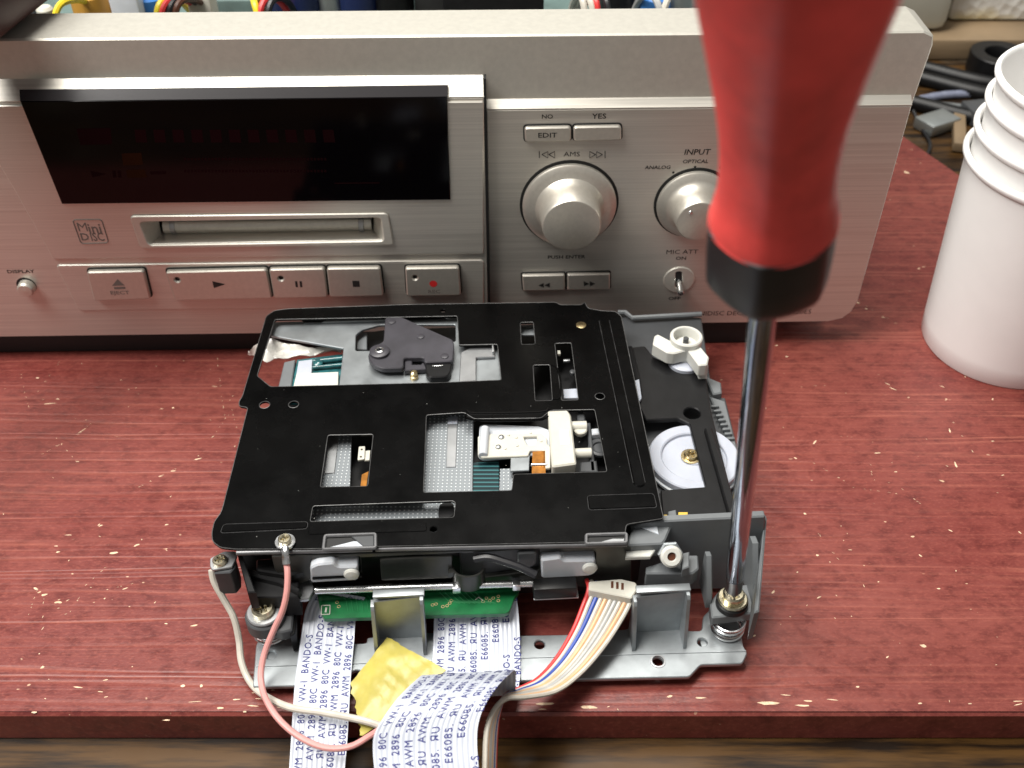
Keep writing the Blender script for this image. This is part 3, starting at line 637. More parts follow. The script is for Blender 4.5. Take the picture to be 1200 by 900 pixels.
# opening A: silver deck, lever, etc
PA = Hz(32)
sheet = mo('silver_sheet', slab([(320, 377), (480, 373), (538, 371), (540, 404), (590, 404), (592, 452), (397, 455), (402.5, 408), (317.5, 393)], PA, .9,
    [[(417, 392), (425, 386), (445, 380.5), (474, 380), (534, 380), (534, 400), (497, 404), (450, 411), (416.5, 411)]], ch=.2, r=.3, hr=.8), 'zinc')
mo('guide_rail', slab([(356, 375), (452, 372.5), (452, 375), (356, 378)], Hz(32.6), .8, ch=.15), 'chassis')
mo('guide_slot', slab([(354, 375.2), (382, 374.6), (376, 377.8), (356, 378.2)], Hz(33.0), .3, ch=.05), 'dark')
mo('guide_slot', slab([(470, 372.2), (520, 371), (524, 374), (474, 375.3)], Hz(33.0), .5, ch=.1), 'blackpl')
mo('well_wall', slab([(419, 389), (430, 389), (430, 409), (418, 409)], Hz(29), 3, ch=.2), 'greypl')
lv = Hz(35.6)
lever = mo('loading_lever', slab([(451.5, 371.5), (470, 371), (531, 398), (532.5, 406), (530.5, 423), (497, 424.5), (497, 418.5), (473, 419), (473, 431), (448, 431.5), (437, 427), (431, 418), (434, 409), (441, 404), (449.5, 400)], lv, 1.8, [('c', 445, 413.5, 1.1)], ch=.3, r=1.2), 'purplepl')
mo('boss', lathe([(3.2, 0), (3.2, .9), (2.7, 1.2), (1.35, 1.2), (1.2, .3)], lv.pt(445, 413.5), EZ, 28, ring=True), 'purplepl', lever)
mo('bushing', lathe([(1.35, -.5), (1.35, 1.25), (1.0, 1.35), (.85, 1.2), (.85, -.5)], lv.pt(445, 413.5, .1), EZ, 24, ring=True), 'steel', lever)
mo('pivot_cap', lathe([(1.3, 0), (1.3, .25), (1.05, .35), (0, .35)], lv.pt(459, 377), EZ, 20), 'purplepl', lever)
mo('pivot_cap', lathe([(1.2, 0), (1.2, .25), (.95, .35), (0, .35)], lv.pt(493, 394.5), EZ, 20), 'purplepl', lever)
mo('pivot_cap', lathe([(1.3, 0), (1.3, .25), (1.05, .35), (0, .35)], lv.pt(521, 417.5), EZ, 20), 'purplepl', lever)
mo('clip', slab([(498, 424), (530, 422.5), (528, 436), (524, 441), (503, 442), (499, 437)], Hz(34.6), 2, ch=.35, r=1), 'blackpl', lever)
mo('clip_pin', box(Hz(34.9).pt(513, 428.5), (3.6, .5, .3), ch=.1), 'steel', lever)
mo('hook', slab([(474, 420), (483, 419.5), (483, 427), (493, 427), (496, 424), (500, 432), (474, 434)], Hz(34.2), 1.6, ch=.25), 'purplepl', lever)
mo('tie_screw', lathe([(1.0, 0), (1.35, .3), (1.35, 1.5), (.9, 1.7), (1.15, 2.1), (1.15, 3.0), (.6, 3.4), (0, 3.4)], PA.pt(485.5, 443, -.5), EZ, 20), 'brass')
mo('latch_bracket', [slab([(540, 413), (556, 405), (580, 404.5), (580, 417.5), (558, 418.5), (558, 446), (538, 447)], Hz(33.2), .9, ch=.2), slab2(rnd([(0, 0), (5.5, 0), (5.5, 2.6), (0, 2.6)], .3), Sd(579, 419, 32), .5, ch=.1)], 'grey_steel')
mo('latch_pad', slab([(562, 425), (584, 424), (587, 446), (563, 447)], Hz(30), 1, ch=.2), 'greypl')
mo('latch_pin', lathe([(1.1, 0), (1.1, .8), (.5, .9), (.4, .3), (0, .3)], Hz(30).pt(579, 439), EZ, 16), 'grey_steel')
# teal carriage and white block seen at the left of A
mo('carriage_rail', slab([(333, 424), (346, 421), (340, 462), (323, 466)], Hz(28), 5, ch=.3), 'greypl')
mo('carriage', slab([(348, 421), (404, 414), (402, 466), (338, 468)], Hz(27.4), 3, ch=.3), 'teal')
mo('carriage_shelf', slab([(350, 423), (366, 421), (365, 437), (347, 440)], Hz(28.2), .6, ch=.1), 'nylon')
mo('carriage_bar', cyl(Hz(28.4).pt(366, 424), Hz(28.4).pt(402, 420), .9), 'teal')
mo('carriage_bar', cyl(Hz(28.4).pt(366, 431), Hz(28.4).pt(402, 427.5), .7), 'teal')
mo('carriage_knob', lathe([(1.6, 0), (1.6, 1.2), (1.1, 1.6), (0, 1.7)], Hz(28).pt(373, 428), EZ, 20), 'teal')
mo('white_block', slab([(347.5, 437.5), (396.5, 435.5), (396, 462), (341, 464)], Hz(29.2), 1.5, ch=.15), 'whitepl')
# openings B, C, D
mo('spring_leaf', slab([(608, 383), (630, 382.5), (630, 392), (609, 392.5)], Hz(31), .6, ch=.1), 'zinc')
mo('slide_block', slab([(660, 456), (678, 455), (679, 466), (661, 466.5)], Hz(31.5), .8, ch=.1), 'nylon')
mo('slide_tip', box(Hz(32).pt(655, 414), (1.0, 1.8, 1.2)), 'ivory'); mo('slide_tip', box(Hz(31).pt(664, 423), (2.2, 1.0, 1.0)), 'grey_steel')
mo('slide_peg', lathe([(1, 0), (1, 1), (.6, 1.3), (0, 1.3)], Hz(29).pt(671, 438), EZ, 16), 'dkgreypl')
# perforated sled under the front openings
DP = Hz(30.2)
mo('perforated_sled', slab([(494, 480), (553, 478), (555, 484), (553.5, 600), (520, 604), (522, 616), (352, 622), (372, 520), (378, 512), (412, 510), (410, 580), (494, 578)], DP, .8, ch=.15), 'dots')
mo('sled_slot', slab([(524.5, 496), (536, 495.5), (534, 547), (523, 547.5)], Hz(30.5), .3, ch=.12), 'grey_steel')
mo('sled_slot', slab([(525, 488), (536.5, 487.5), (536, 496), (524.5, 496.5)], Hz(30.7), .3, ch=.1), 'nylon')
mo('sled_slot', slab([(386, 512), (397, 511.5), (392, 554), (380, 555)], Hz(30.5), .3, ch=.12), 'grey_steel')
mo('sled_pad', slab([(586, 549), (601, 548.5), (601, 578), (585, 578)], Hz(30), .8, ch=.15), 'dots')
mo('drive_coil', slab([(553.5, 542), (585, 540), (585, 580), (552.5, 580)], Hz(29.6), 2, ch=.2), 'tealstripe')
mo('motor_cap', slab([(515, 589), (532, 588), (532, 606), (513, 607)], Hz(30.9), .5, ch=.2, r=1.6), 'blackpl')
mo('sensor_plate', [slab([(420.5, 523), (428, 522.5), (427, 538), (419, 539)], Hz(31), .6, [('c', 424, 526.5, .35), ('c', 423, 535, .35)], ch=.1, r=.4), slab([(428, 528), (434, 527.5), (433, 539), (427, 539.5)], Hz(30.4), .6, ch=.1)], 'ivory')
mo('flex_strip', slab([(424, 556), (432, 552), (429, 572), (422, 573)], Hz(29.5), .3, ch=.05), 'copper')
mo('flex_strip', slab([(624, 529), (639, 528), (639.5, 560), (623, 560.5)], Hz(33.0), .3, ch=.05), 'copper')
mo('flex_fold', cyl(Hz(32.9).pt(622, 545), Hz(32.9).pt(641, 544.5), .55, 12), 'steel')
# magnetic head arm in the main window
mo('arm_holder', slab([(562, 499), (566, 496.5), (632, 499), (648, 505), (648, 516), (637, 532), (566, 537), (560, 533)], Hz(31.9), 1.2, ch=.3, r=1), 'milky')
ap = Hz(33)
arm = mo('head_arm', slab([(560, 511), (578, 508), (634, 507.5), (637, 510), (641, 513), (641, 520), (645, 523), (645, 548), (636, 549), (636, 528), (621, 528), (619, 534), (566, 536), (560, 533)], ap, .9,
    [[(613.5, 511.5), (629, 511), (630, 516), (626.5, 521), (618, 521.5), (615, 516)]], ch=.2, r=.5), 'ivory')
mo('arm_roll', cyl(Hz(33.2).pt(568.5, 502), Hz(33.2).pt(566, 534), 1.35, 16), 'milky', arm)
for q, r in (((587.5, 512.5), .95), ((584, 524), .9)): mo('rivet', lathe([(r, 0), (r * .8, .4), (r * .4, .6), (0, .65)], ap.pt(*q), EZ, 16), 'grey_steel', arm)
for q in ((596, 510), (605, 513), (606, 522.5), (592, 526), (634, 517), (622, 507.5)): mo('stud', lathe([(.45, 0), (.4, .25), (0, .35)], ap.pt(*q), EZ, 10), 'ivory', arm)
mo('arm_foot', slab([(598.5, 534), (621, 532.5), (620, 551), (598, 552)], Hz(32.4), .7, ch=.15), 'zinc', arm)
hb = mo('head_block', slab([(642, 481), (665, 480), (669, 486), (672, 512), (675.5, 543), (650, 546.5), (647, 546)], Hz(35.4), 4.5, ch=.45, r=.5), 'ivory')
mo('block_inset', slab([(655, 503.5), (667, 503), (669, 521), (656.5, 522)], Hz(35.5), .3, ch=.1, r=.4), 'whitepl', hb)
for q, rr, l in (((679, 500), 1.7, 4.0), ((684, 531), 1.5, 4.2)):
    p = Hz(32.6).pt(*q); mo('roller', cyl(p - EX * l, p + EX * l * .55, rr, 18), 'ivory', hb)
mo('roller_disc', lathe([(1.9, 0), (2.0, .3), (2.0, 1.3), (1.7, 1.6), (0, 1.6)], Hz(31.5).pt(680, 507), EZ, 24), 'ivory', hb)
mo('hinge', slab([(676, 482), (685, 481), (686, 493), (677, 494)], Hz(32.5), 2.5, ch=.4, r=.6), 'dkgreypl'); mo('hinge', slab([(680, 541), (699, 539), (701, 553), (679, 553)], Hz(31), 2, ch=.4), 'dkgreypl')
mo('hinge', slab([(693, 502), (703, 501), (704, 508), (694, 509)], Hz(31.5), 2, ch=.3), 'milky')
mo('side_wheel', lathe([(3.6, 0), (3.6, .8), (3.0, 1.2), (2.2, .9), (2.0, .3), (0, .3)], Hz(29.5).pt(703, 526), EZ, 30), 'dkgreypl')
mo('frame_post', slab([(688, 495), (692, 495), (698, 552), (692, 552)], Hz(31), 2, ch=.3), 'dkgreypl')

# --- right-hand side: grey chassis, black cover, gear, latch
mo('side_chassis', slab([(722, 368), (728, 365.5), (732, 365.5), (740, 372), (800, 369.5), (822, 372), (833, 448), (845, 450), (846, 462), (838, 464), (850, 466), (868, 540), (872, 612), (780, 622), (770, 600)], Hz(23), 14, ch=.4), 'dkgreypl')
mo('chassis_rim', tube([Hz(25).pt(*p) for p in [(724, 366), (733, 366), (741, 372.5), (822, 368)]], .9, 8, 0), 'greypl')
mo('chassis_rim', slab([(826, 440), (845, 448), (846, 460), (836, 462)], Hz(25.5), 3, ch=.4), 'greypl')
mo('chassis_rim', slab([(832, 464), (850, 470), (868, 540), (866, 560), (846, 500)], Hz(24.5), 3, ch=.4), 'greypl')
for i in range(8):
    p = Hz(25).pt(838 + i * 2.6, 477 + i * 5.4); mo('tooth', box(p, (2.4, .7, 1.2), ch=.15), 'greypl')
CV = Hz(29)
mo('cover', slab([(737, 407), (756, 405), (766, 418), (790, 428), (826, 430), (833, 480), (864, 604), (857, 608), (777, 607), (774, 574), (827, 570), (808, 496), (795, 490), (757, 492), (746, 470)], CV, 1.5, [('c', 811, 484, 2.6)], ch=.3, r=.6), 'blackpl')
gr = mo('gear', lathe([(13.6, 0), (13.6, 1.6), (13.2, 2.0), (10.2, 2.0), (9.8, 1.7), (9.6, .9), (4.6, .9), (3.0, 1.0), (2.7, 1.4), (0, 1.4)], Hz(25.6).pt(813, 540), EZ, 72), 'nylon')
gs = Hz(25.6).pt(809, 539) + Vector((0, 0, 1.4))
mo('gear_rim_lower', lathe([(13.9, -1.6), (14.2, -1.4), (14.2, -.6), (13.9, -.4)], Hz(25.6).pt(813, 540), EZ, 72), 'milky', gr)
mo('cover_bar', slab([(826, 501), (834, 501), (862, 590), (860, 606), (855, 604)], Hz(31), 2.2, ch=.35), 'blackpl')
mo('cover_floor', slab([(760, 578), (850, 574), (858, 607), (770, 612)], Hz(28.2), 1.2, ch=.2), 'blackpl')
la = thing_ = mo('latch_hub', lathe([(4.2, 0), (4.9, .4), (5.3, 8.6), (4.9, 9.0), (4.3, 9.0), (4.0, 8.6), (3.8, 5.5), (0, 5.5)], Hz(29).pt(801, 418), EZ, 36), 'whitepl')
mo('latch_arm', slab([(767, 393), (771, 391), (788, 400), (800, 394), (818, 402), (831, 418), (829, 427), (819, 428), (806, 410), (790, 414), (782, 413), (765, 403)], Hz(36), 4.5, ch=.4, r=.6), 'whitepl', la)
mo('latch_leg', box(Hz(28).pt(822, 444), (2.8, 2.4, 13), ch=.5), 'whitepl', la)
mo('latch_post', cyl(Hz(30).pt(801, 418), Hz(30).pt(801, 418) + EZ * 8, .9), 'dkgreypl', la)
mo('latch_seat', lathe([(5.6, 0), (5.6, 2.2), (5, 2.6), (0, 2.6)], Hz(28).pt(802, 428), EZ, 32), 'nylon', la)
mo('side_lever', tube([Hz(29.5).pt(*p) for p in [(738, 408), (741, 420), (746, 440), (749, 462)]], 1.0, 8, 4), 'blackpl')
mo('side_lever', slab([(743, 446), (749, 444), (752, 466), (748, 472)], Hz(30.5), .8, ch=.15), 'nylon')

# --- screws
def screw(p, r, par, washer=0, m='yzinc', h=1.6, ax=EZ, rot=.4):
    u, v, a = frame(ax); pl = Plane(Vector(p) + a * h, a, u, v); b = r * .12; c = r * .52
    cross = [(b, b), (c, b), (c, -b), (b, -b), (b, -c), (-b, -c), (-b, -b), (-c, -b), (-c, b), (-b, b), (-b, c), (b, c)]
    cross = [(x * cos(rot) - y * sin(rot), x * sin(rot) + y * cos(rot)) for x, y in cross]
    g = [slab2(circ((0, 0), r, 28), pl, h * .62, [cross], ch=r * .16), lathe([(r * .98, -.0), (r * .98, h * .35), (0, h * .35)], p, a, 28)]
    s = mo('screw', g, m, par)
    if washer: mo('washer', lathe([(r * 1.02, 0), (r * 1.02, -.45), (washer, -.45), (washer, -.1), (washer - .2, 0)], p, a, 32), 'grey_steel', s)
    return s
screw(gs, 2.2, mech, 0, 'brass', 1.3); mo('washer', lathe([(2.1, 0), (3.0, 0), (3.0, .35), (2.1, .45)], gs - Vector((0, 0, .05)), EZ, 28), 'brass', gr)
screw(Hz(36.05).pt(334, 634), 1.75, mech, 0, 'yzinc', 1.3)

# --- front wall under the plate
FW = Fw(500, 646, 34.2, 1.6)
wall = mo('front_wall', slab([(318, 652), (740, 640), (740, 692), (676, 697), (626, 700), (624, 688), (560, 690), (452, 688), (370, 694), (342, 690), (322, 668)], FW, 1.2,
    [[(364, 656), (422, 652), (424, 672), (366, 677)], [(540, 648), (632, 644), (632, 668), (542, 680)], [(634, 648), (698, 646), (698, 668), (634, 670)]], ch=.2, r=.6, hr=.8), 'wallsteel')
mo('wall_shelf', slab([(445, 654), (530, 650), (530, 676), (447, 679)], FW, .5, ch=.2, r=.5, h=.5), 'wallsteel', wall)
def peg(q, cap):
    k = mo('guide_peg', slab(q, FW, 3.5, ch=.5, r=.8, h=2.2), 'milky'); c = FW.pt(*cap, 2.1)
    mo('peg_cap', lathe([(2.1, 0), (2.1, .5), (1.7, .95), (.8, 1.15), (0, 1.2)], c, -EY, 24), 'whitepl', k)
peg([(364, 658), (372, 654), (391, 652), (397, 657), (420, 656), (420, 673), (365, 676)], (412.5, 664.5))
peg([(633, 649), (656, 646), (660, 650), (697, 649), (697, 665), (690, 668), (634, 671)], (690, 657.5))
mo('recess_plate', slab([(538, 647), (632, 643), (632, 670), (540, 682)], FW, .5, ch=.05, h=-1.6), 'dkgreypl', wall)
mo('peg_shelf', slab([(366, 673), (424, 670.5), (424, 675), (366, 678)], Hz(26.3), .6, ch=.15), 'plate', wall)
hc = Hz(25).pt(549, 664); arc_ = [(4.6 * cos(radians(a)), 3.6 * sin(radians(a))) for a in range(195, 346, 10)]; ai_ = [(x * .84, y * .84) for x, y in arc_]
hp_ = Plane(hc, EZ, EX, EY)
mo('clip_band', slab2(arc_ + ai_[::-1], hp_, 6.5, ch=.12), 'wallsteel')
mo('clip_band_ear', slab2([(-5.6, -2.0), (-4.1, -1.6), (-4.0, .2), (-5.2, .6)], hp_, 2.0, ch=.1), 'wallsteel')
mo('lead', tube([Hz(z).pt(*p) for p, z in (((556, 655), 29), ((572, 653), 30), ((590, 658), 29.5), ((610, 665), 28.5), ((628, 674), 27))], 1.1, 8, 5), 'wblack')
mo('sleeve', box(Hz(19.5).pt(650, 689), (12.0, 4, 4.4), ch=.5), 'blackpl'); mo('sleeve_lip', box(Hz(17).pt(651, 694), (12.4, 4.6, .5), ch=.15), 'grey_steel')
mo('end_cap', slab([(606, 643), (628, 642), (628, 656), (622, 660), (612, 660), (606, 656)], FW, 1, ch=.4, r=1, h=1.6), 'dkgreypl')
rail = mo('rail', cyl(Hz(19).pt(369, 692), Hz(19).pt(625, 683.5), 1.05, 14), 'steel')
mo('rail_end', slab([(352, 680), (364, 676), (368, 690), (362, 702), (340, 704), (340, 690)], Hz(19), 1, ch=.2, r=.8), 'grey_steel')
for q in ((535, 688), (605, 685)): mo('rail_clip', box(Hz(19).pt(*q), (2.2, 2.6, 2.5), ch=.2), 'steel', rail)
# circuit board under the rail
gb = mo('circuit_board', slab([(371, 694), (600, 684), (609, 692), (603, 700), (597, 716), (592, 719), (505, 721), (380, 725), (376, 718)], Hz(13.5), 1.5, [], ch=.12, r=.5), 'green')
ti = [rim(q, .14, sm=.2, h=.1, pl=Hz(13.5)) for q in ([(377, 710), (387, 709.5), (386.5, 720), (376.5, 720.5)],)]
ti.append(write('1', Hz(13.5), 382, 715, 2.2, .1, height=1.6)); ti.append(tube([Hz(13.5).pt(*p, .08) for p in [(557, 703), (561, 700), (566, 704)]], .14, 5, 0))
mo('board_print', ti, 'ivory', gb)
mo('solder_ring', [tube([Hz(13.5).at(*p, .05) for p in circ(Hz(13.5).px(*q), .42, 10)], .07, 5, 0, closed=True) for q in ((507, 709), (511, 708), (519, 711), (524, 710), (527, 707), (529, 704), (566, 705), (570, 701), (574, 704), (578, 701), (584, 704), (584, 699), (395, 706), (397, 711))], 'worange', gb)
mo('board_track', [tube([Hz(13.5).pt(u, 697, .02), Hz(13.5).pt(u + 6, 704, .02), Hz(13.5).pt(u + 8, 717, .02)], .12, 4, 0) for u in range(400, 440, 6)] + [tube([Hz(13.5).pt(u, 694, .02), Hz(13.5).pt(u + 10, 704, .02), Hz(13.5).pt(u + 24, 707, .02)], .12, 4, 0) for u in range(515, 560, 6)], 'greenlt', gb)

# --- left corner: terminal block, screw post, spring
tb_ = mo('terminal_block', slab([(249, 655), (267, 651), (276, 652), (276, 664), (270, 671), (251, 672)], Hz(28), 9, ch=.3, r=.4), 'dkgreypl')
mo('terminal_plate', slab([(246, 654), (262, 646), (276, 645.5), (278, 651), (272, 664), (249, 668), (246, 664)], Hz(29), .7, ch=.15, r=.6), 'grey_steel', tb_)
screw(Hz(29).pt(258, 658.5), 1.9, mech, 0, 'yzinc', 1.3)
mo('corner_rib', slab([(278, 650), (284, 650), (300, 694), (290, 694)], Hz(28), 7, ch=.3), 'blackpl')
mo('corner_floor', slab([(282, 650), (350, 648), (350, 700), (300, 700)], Hz(22), 8, ch=.3), 'blackpl')
mo('corner_brace', slab([(284, 664), (330, 676), (352, 690), (350, 694), (326, 682), (284, 672)], Hz(24), 3, ch=.3), 'blackpl')
mo('corner_ramp', slab([(300, 655), (345, 652), (366, 660), (362, 668), (340, 674), (300, 668)], Hz(26), 2, ch=.4, r=1), 'blackpl')
lp = Hz(17).pt(309, 716)
mo('post', [lathe([(5.0, -6), (5.3, -5.6), (5.3, -1.6), (4.9, -1.2), (0, -1.2)], lp, EZ, 32), slab([(300, 722), (344, 716), (342, 738), (330, 741), (300, 734)], Hz(13.5), 3.5, ch=.4, r=.6)], 'dkgreypl')
mo('washer', lathe([(2, -.9), (4.6, -.9), (4.7, -.3), (4.4, 0), (2, 0)], lp, EZ, 36), 'grey_steel')
screw(lp, 3.1, mech, 0, 'yzinc', 2.0)
bz = 4.5
mo('spring', helix(Hz(bz).pt(319, 740), 4.9, 5.8, 4.4, .36), 'steel')
mo('wall_gap', slab([(336, 700), (349, 698), (346, 742), (340, 746)], Hz(12), 7, ch=.3), 'blackpl')

# --- right corner: grey wall, nut, screw post, spring
RW = Fw(820, 690, 15, 0)
rw = mo('grey_wall', slab([(740, 622), (752, 612), (858, 607), (897, 605), (897, 612), (887, 690), (880, 716), (866, 690), (742, 692)], Fw(820, 620, 29.5), 2.0, ch=.4, r=.5), 'greypl')
mo('wall_ridge', slab([(738, 626), (744, 616), (756, 611), (790, 609), (780, 632), (776, 637), (736, 639)], Hz(31), 5, ch=.4, r=.5), 'greypl', rw)
mo('wall_rim', slab([(780, 607), (898, 603.5), (898, 609), (780, 613)], Hz(30.5), 1.5, ch=.3), 'greypl', rw)
mo('wall_notch', slab([(752, 618), (770, 615), (772, 626)], Hz(31.3), .4, ch=.1), 'milky', rw)
mo('wall_rib', slab([(783, 599), (792, 597), (794, 610), (784, 611)], Hz(31), 1, ch=.2), 'greypl', rw)
mo('yellow_tab', slab([(778, 603), (782, 603), (782, 609), (778, 609)], Hz(30.4), .8, ch=.1), 'gold_yel'); mo('yellow_tab', slab([(795, 600), (806, 600), (806, 606), (795, 606)], Hz(30.4), .8, ch=.1), 'gold_yel')
mo('slide_strip', slab([(734, 642), (762, 636), (770, 642), (762, 652), (733, 653)], Hz(28.5), 1.2, ch=.2), 'whitepl')
nc = Hz(27).pt(784, 650)
nax = (Vector((0, -.62, .55)) + EX * .05).normalized()
nt_ = mo('nut_collar', lathe([(3.0, 0), (3.5, .4), (3.5, 1.6), (3.0, 2.0), (1.6, 2.0)], nc + nax * .1 + EZ * .8, nax, 6), 'zinc')
mo('nut', lathe([(2.7, 0), (3.0, .4), (3.0, 1.8), (2.4, 2.4), (1.3, 2.4), (1.1, 1.6), (0, 1.6)], nc + nax * 1.5, nax, 24), 'whitepl', nt_)
mo('nut_bore', lathe([(1.15, 0), (1.15, .1), (0, .1)], nc + nax * 3.15, nax, 18), 'wbrown', nt_)
mo('grey_step', [slab([(757, 664), (800, 650), (818, 650), (819, 666), (812, 672), (757, 672)], Hz(23.5), 5, ch=.4, r=.5), slab([(799, 648), (808, 646), (808, 664), (800, 667)], Hz(27), 3.5, ch=.3)], 'greypl', rw)
mo('side_wing', slab([(896, 606), (899, 606), (890, 716), (884, 718)], Hz(28), 12, ch=.4), 'greypl', rw)
rp_ = Hz(15.5)
mo('post_floor', slab([(832, 705), (846, 688), (878, 684), (888, 712), (886, 718), (868, 720), (834, 724)], Hz(13.5), 3.2, ch=.4, r=.8), 'greypl', rw)
mo('post_rib', slab2([(0, 0), (9, 0), (9, 13.5), (7, 14), (0, 4)], Sd(833, 712, 11.5), 1.6, ch=.3), 'greypl', rw)
mo('post_rib', slab2([(0, 0), (12, 0), (12, 16.5), (9, 17), (0, 4)], Sd(887, 712, 11.5), 1.8, ch=.3), 'greypl', rw)
rs = pz(858, 704, 15.2)
mo('bushing', lathe([(4.0, -2), (4.4, -1.6), (4.4, 0), (3.9, .4), (0, .4)], rs, EZ, 32), 'blackpl')
mo('washer', lathe([(1.5, 0), (4.1, 0), (4.2, .5), (3.8, .9), (1.5, .9)], rs + EZ * .6, EZ, 36), 'yzinc')
screw(rs + EZ * 1.5, 3.0, mech, 0, 'yzinc', 2.2)
mo('spring', helix(Hz(bz).pt(852, 738) , 4.3, 6.2, 4.6, .38), 'steel')

# --- zinc mounting bracket
BZ = Hz(bz)
bk = mo('mounting_bracket', slab([(296, 805), (300, 756), (305, 745), (332, 744), (345, 747), (416, 754), (430, 753.5), (430, 747), (446, 746), (446, 742), (502, 741), (610, 744.5), (719, 742.5), (719, 738), (733, 737.5), (736, 736), (800, 733), (806, 739), (822, 739),
    (824, 722), (832, 714), (862, 716), (868, 738), (871, 757), (876, 765), (870, 777.5), (821, 779), (808, 793)], BZ, 1.1,
    [('c', 632.5, 755, 1.45), ('c', 771, 775, 1.5), ('c', 823, 752.5, 1.35), ('c', 318, 767, 1.5), ('c', 418, 792, 1.8)], ch=.25, r=.8), 'zinc')
mo('bracket_foot', [box(pz(u, v, 1.75), (9, 5, 3.4), ch=.3) for u, v in ((325, 775), (600, 765), (840, 762))], 'zinc', bk)
mo('pressed_step', tube([BZ.pt(*p, -.1) for p in [(300, 781), (500, 775), (700, 768), (874, 763)]], .35, 6, 4), 'zinc', bk)
mo('hole_rim', lathe([(1.55, -.3), (2.2, -.1), (2.1, .2), (1.65, .22)], BZ.pt(771, 775), EZ, 24, ring=True), 'grey_steel', bk)
def upright(pb, width, height, front, lip):
    o = pz(*pb, bz); pl = Plane(o, -EY, EX, EZ); g = []
    t = mo('upright_tab', slab2(rnd([(0, -.3), (width, -.3), (width, height), (0, height - 1.5)], .4), pl, 1.0, ch=.15), 'zinc', bk)
    for x, hh in ((-.02, height - 1.5), (width + .02, height + .4)):
        sp = Plane(o + EX * x, EX, -EY, EZ)
        mo('gusset', slab2(rnd([(-1, 0), (front, 0), (front - .3, 2.0), (2.2, hh - 1), (1.4, hh), (-1, hh)], .3), sp, 1.0, ch=.15, h=.5), 'zinc', t)
    mo('top_lip', box(o + EX * (width / 2 + .5) + EZ * (height + .6) + EY * 1.0, (width + .6, 2.4, .8), ch=.2), 'zinc', t)
upright((443, 749, bz)[:2], 13.2, 18.5, 6.0, 1)
upright((739, 741, bz)[:2], 14.2, 17.5, 6.2, 1)
mo('dust', DU, 'whitepl', top, kind='stuff')

# ================================================================ CABLES
def strip(name, rows, mat, label, cat, thick=.18, K=10, na=12, group=None):
    """ribbon between two edge curves; rows = (left point, right point); returns surface function in mm"""
    Lc, Rc = crom([r[0] for r in rows], K), crom([r[1] for r in rows], K)
    mid = [(a + b) / 2 for a, b in zip(Lc, Rc)]; arc = [0]
    for i in range(1, len(mid)): arc.append(arc[-1] + (mid[i] - mid[i - 1]).length)
    wd = sum((b - a).length for a, b in zip(Lc, Rc)) / len(Lc)
    nr = len(Lc); V, F = [], []; nrm = []
    for i in range(nr):
        t = (mid[min(i + 1, nr - 1)] - mid[max(i - 1, 0)]).normalized(); nrm.append((Rc[i] - Lc[i]).cross(-t).normalized() * 1.0)
    if nrm[0].z < 0: nrm = [-q for q in nrm]
    for side in (0, 1):
        for i in range(nr):
            for j in range(na + 1):
                V.append(Lc[i].lerp(Rc[i], j / na) - nrm[i] * thick * side)
    B = nr * (na + 1)
    for i in range(nr - 1):
        for j in range(na):
            a = i * (na + 1) + j; F.append((a, a + na + 1, a + na + 2, a + 1)); F.append((B + a, B + a + 1, B + a + na + 2, B + a + na + 1))
        for j in (0, na):
            a = i * (na + 1) + j; F.append((a, B + a, B + a + na + 1, a + na + 1) if j == 0 else (a, a + na + 1, B + a + na + 1, B + a))
    th = thing(name, label, cat, min(mid, key=lambda p: p.z), group)
    o = obj('ribbon', (V, F), mat, th, sharp=60)
    uv = o.data.uv_layers.new(name='UVMap'); idx = [(v % (na + 1)) / na * wd for v in range(nr * (na + 1))] * 2
    for lp in o.data.loops: uv.data[lp.index].uv = (idx[lp.vertex_index] * S, 0)
    def surf(s, t, h=.03):
        s = min(max(s, 0), arc[-1] - 1e-4); i = 0
        while arc[i + 1] < s: i += 1
        f = (s - arc[i]) / max(1e-6, arc[i + 1] - arc[i])
        return Lc[i].lerp(Lc[i + 1], f).lerp(Rc[i].lerp(Rc[i + 1], f), t / wd) + nrm[i].lerp(nrm[i + 1], f).normalized() * h
    return th, o, surf, arc[-1], wd
def print_cable(o, surf, L, wd, s_first, pitch, shift, size, cols, t0=None):
    """the printed type designation, in staggered columns that read away from the viewer"""
    V, F = glyphs('E66085.  \u042fU  AWM  2896  80C  VW-1  BANDO-S', 0, 1.12)
    w0 = max(p[0] for p in V); kx = 55.0 / (w0 * size); V = [(x * kx, y) for x, y in V]; w0 *= kx; per = w0 + 9.0 / size; G = []; s_first += w0 * size
    for c in range(cols):
        t = (t0 if t0 is not None else pitch * .75) + c * pitch
        for rep in range(-2, 5):
            s0 = s_first - c * shift + rep * per * size
            f2, used, vv = [], {}, []
            for f in F:
                ss = [s0 - V[k][0] * size for k in f]
                if min(ss) < .4 or max(ss) > L - .4: continue
                q = []
                for k in f:
                    if k not in used: used[k] = len(vv); vv.append(surf(s0 - V[k][0] * size, t - (V[k][1] - .35) * size))
                    q.append(used[k])
                f2.append(tuple(q))
            if f2: G.append((vv, f2)); G.append(([p + Vector((.11, .05, .01)) for p in vv], f2))
    obj('cable_lettering', G, mt['ffc_ink'], o)
def row(l, r, z, zr=None): return (pz(*l, z), pz(*r, z if zr is None else zr))
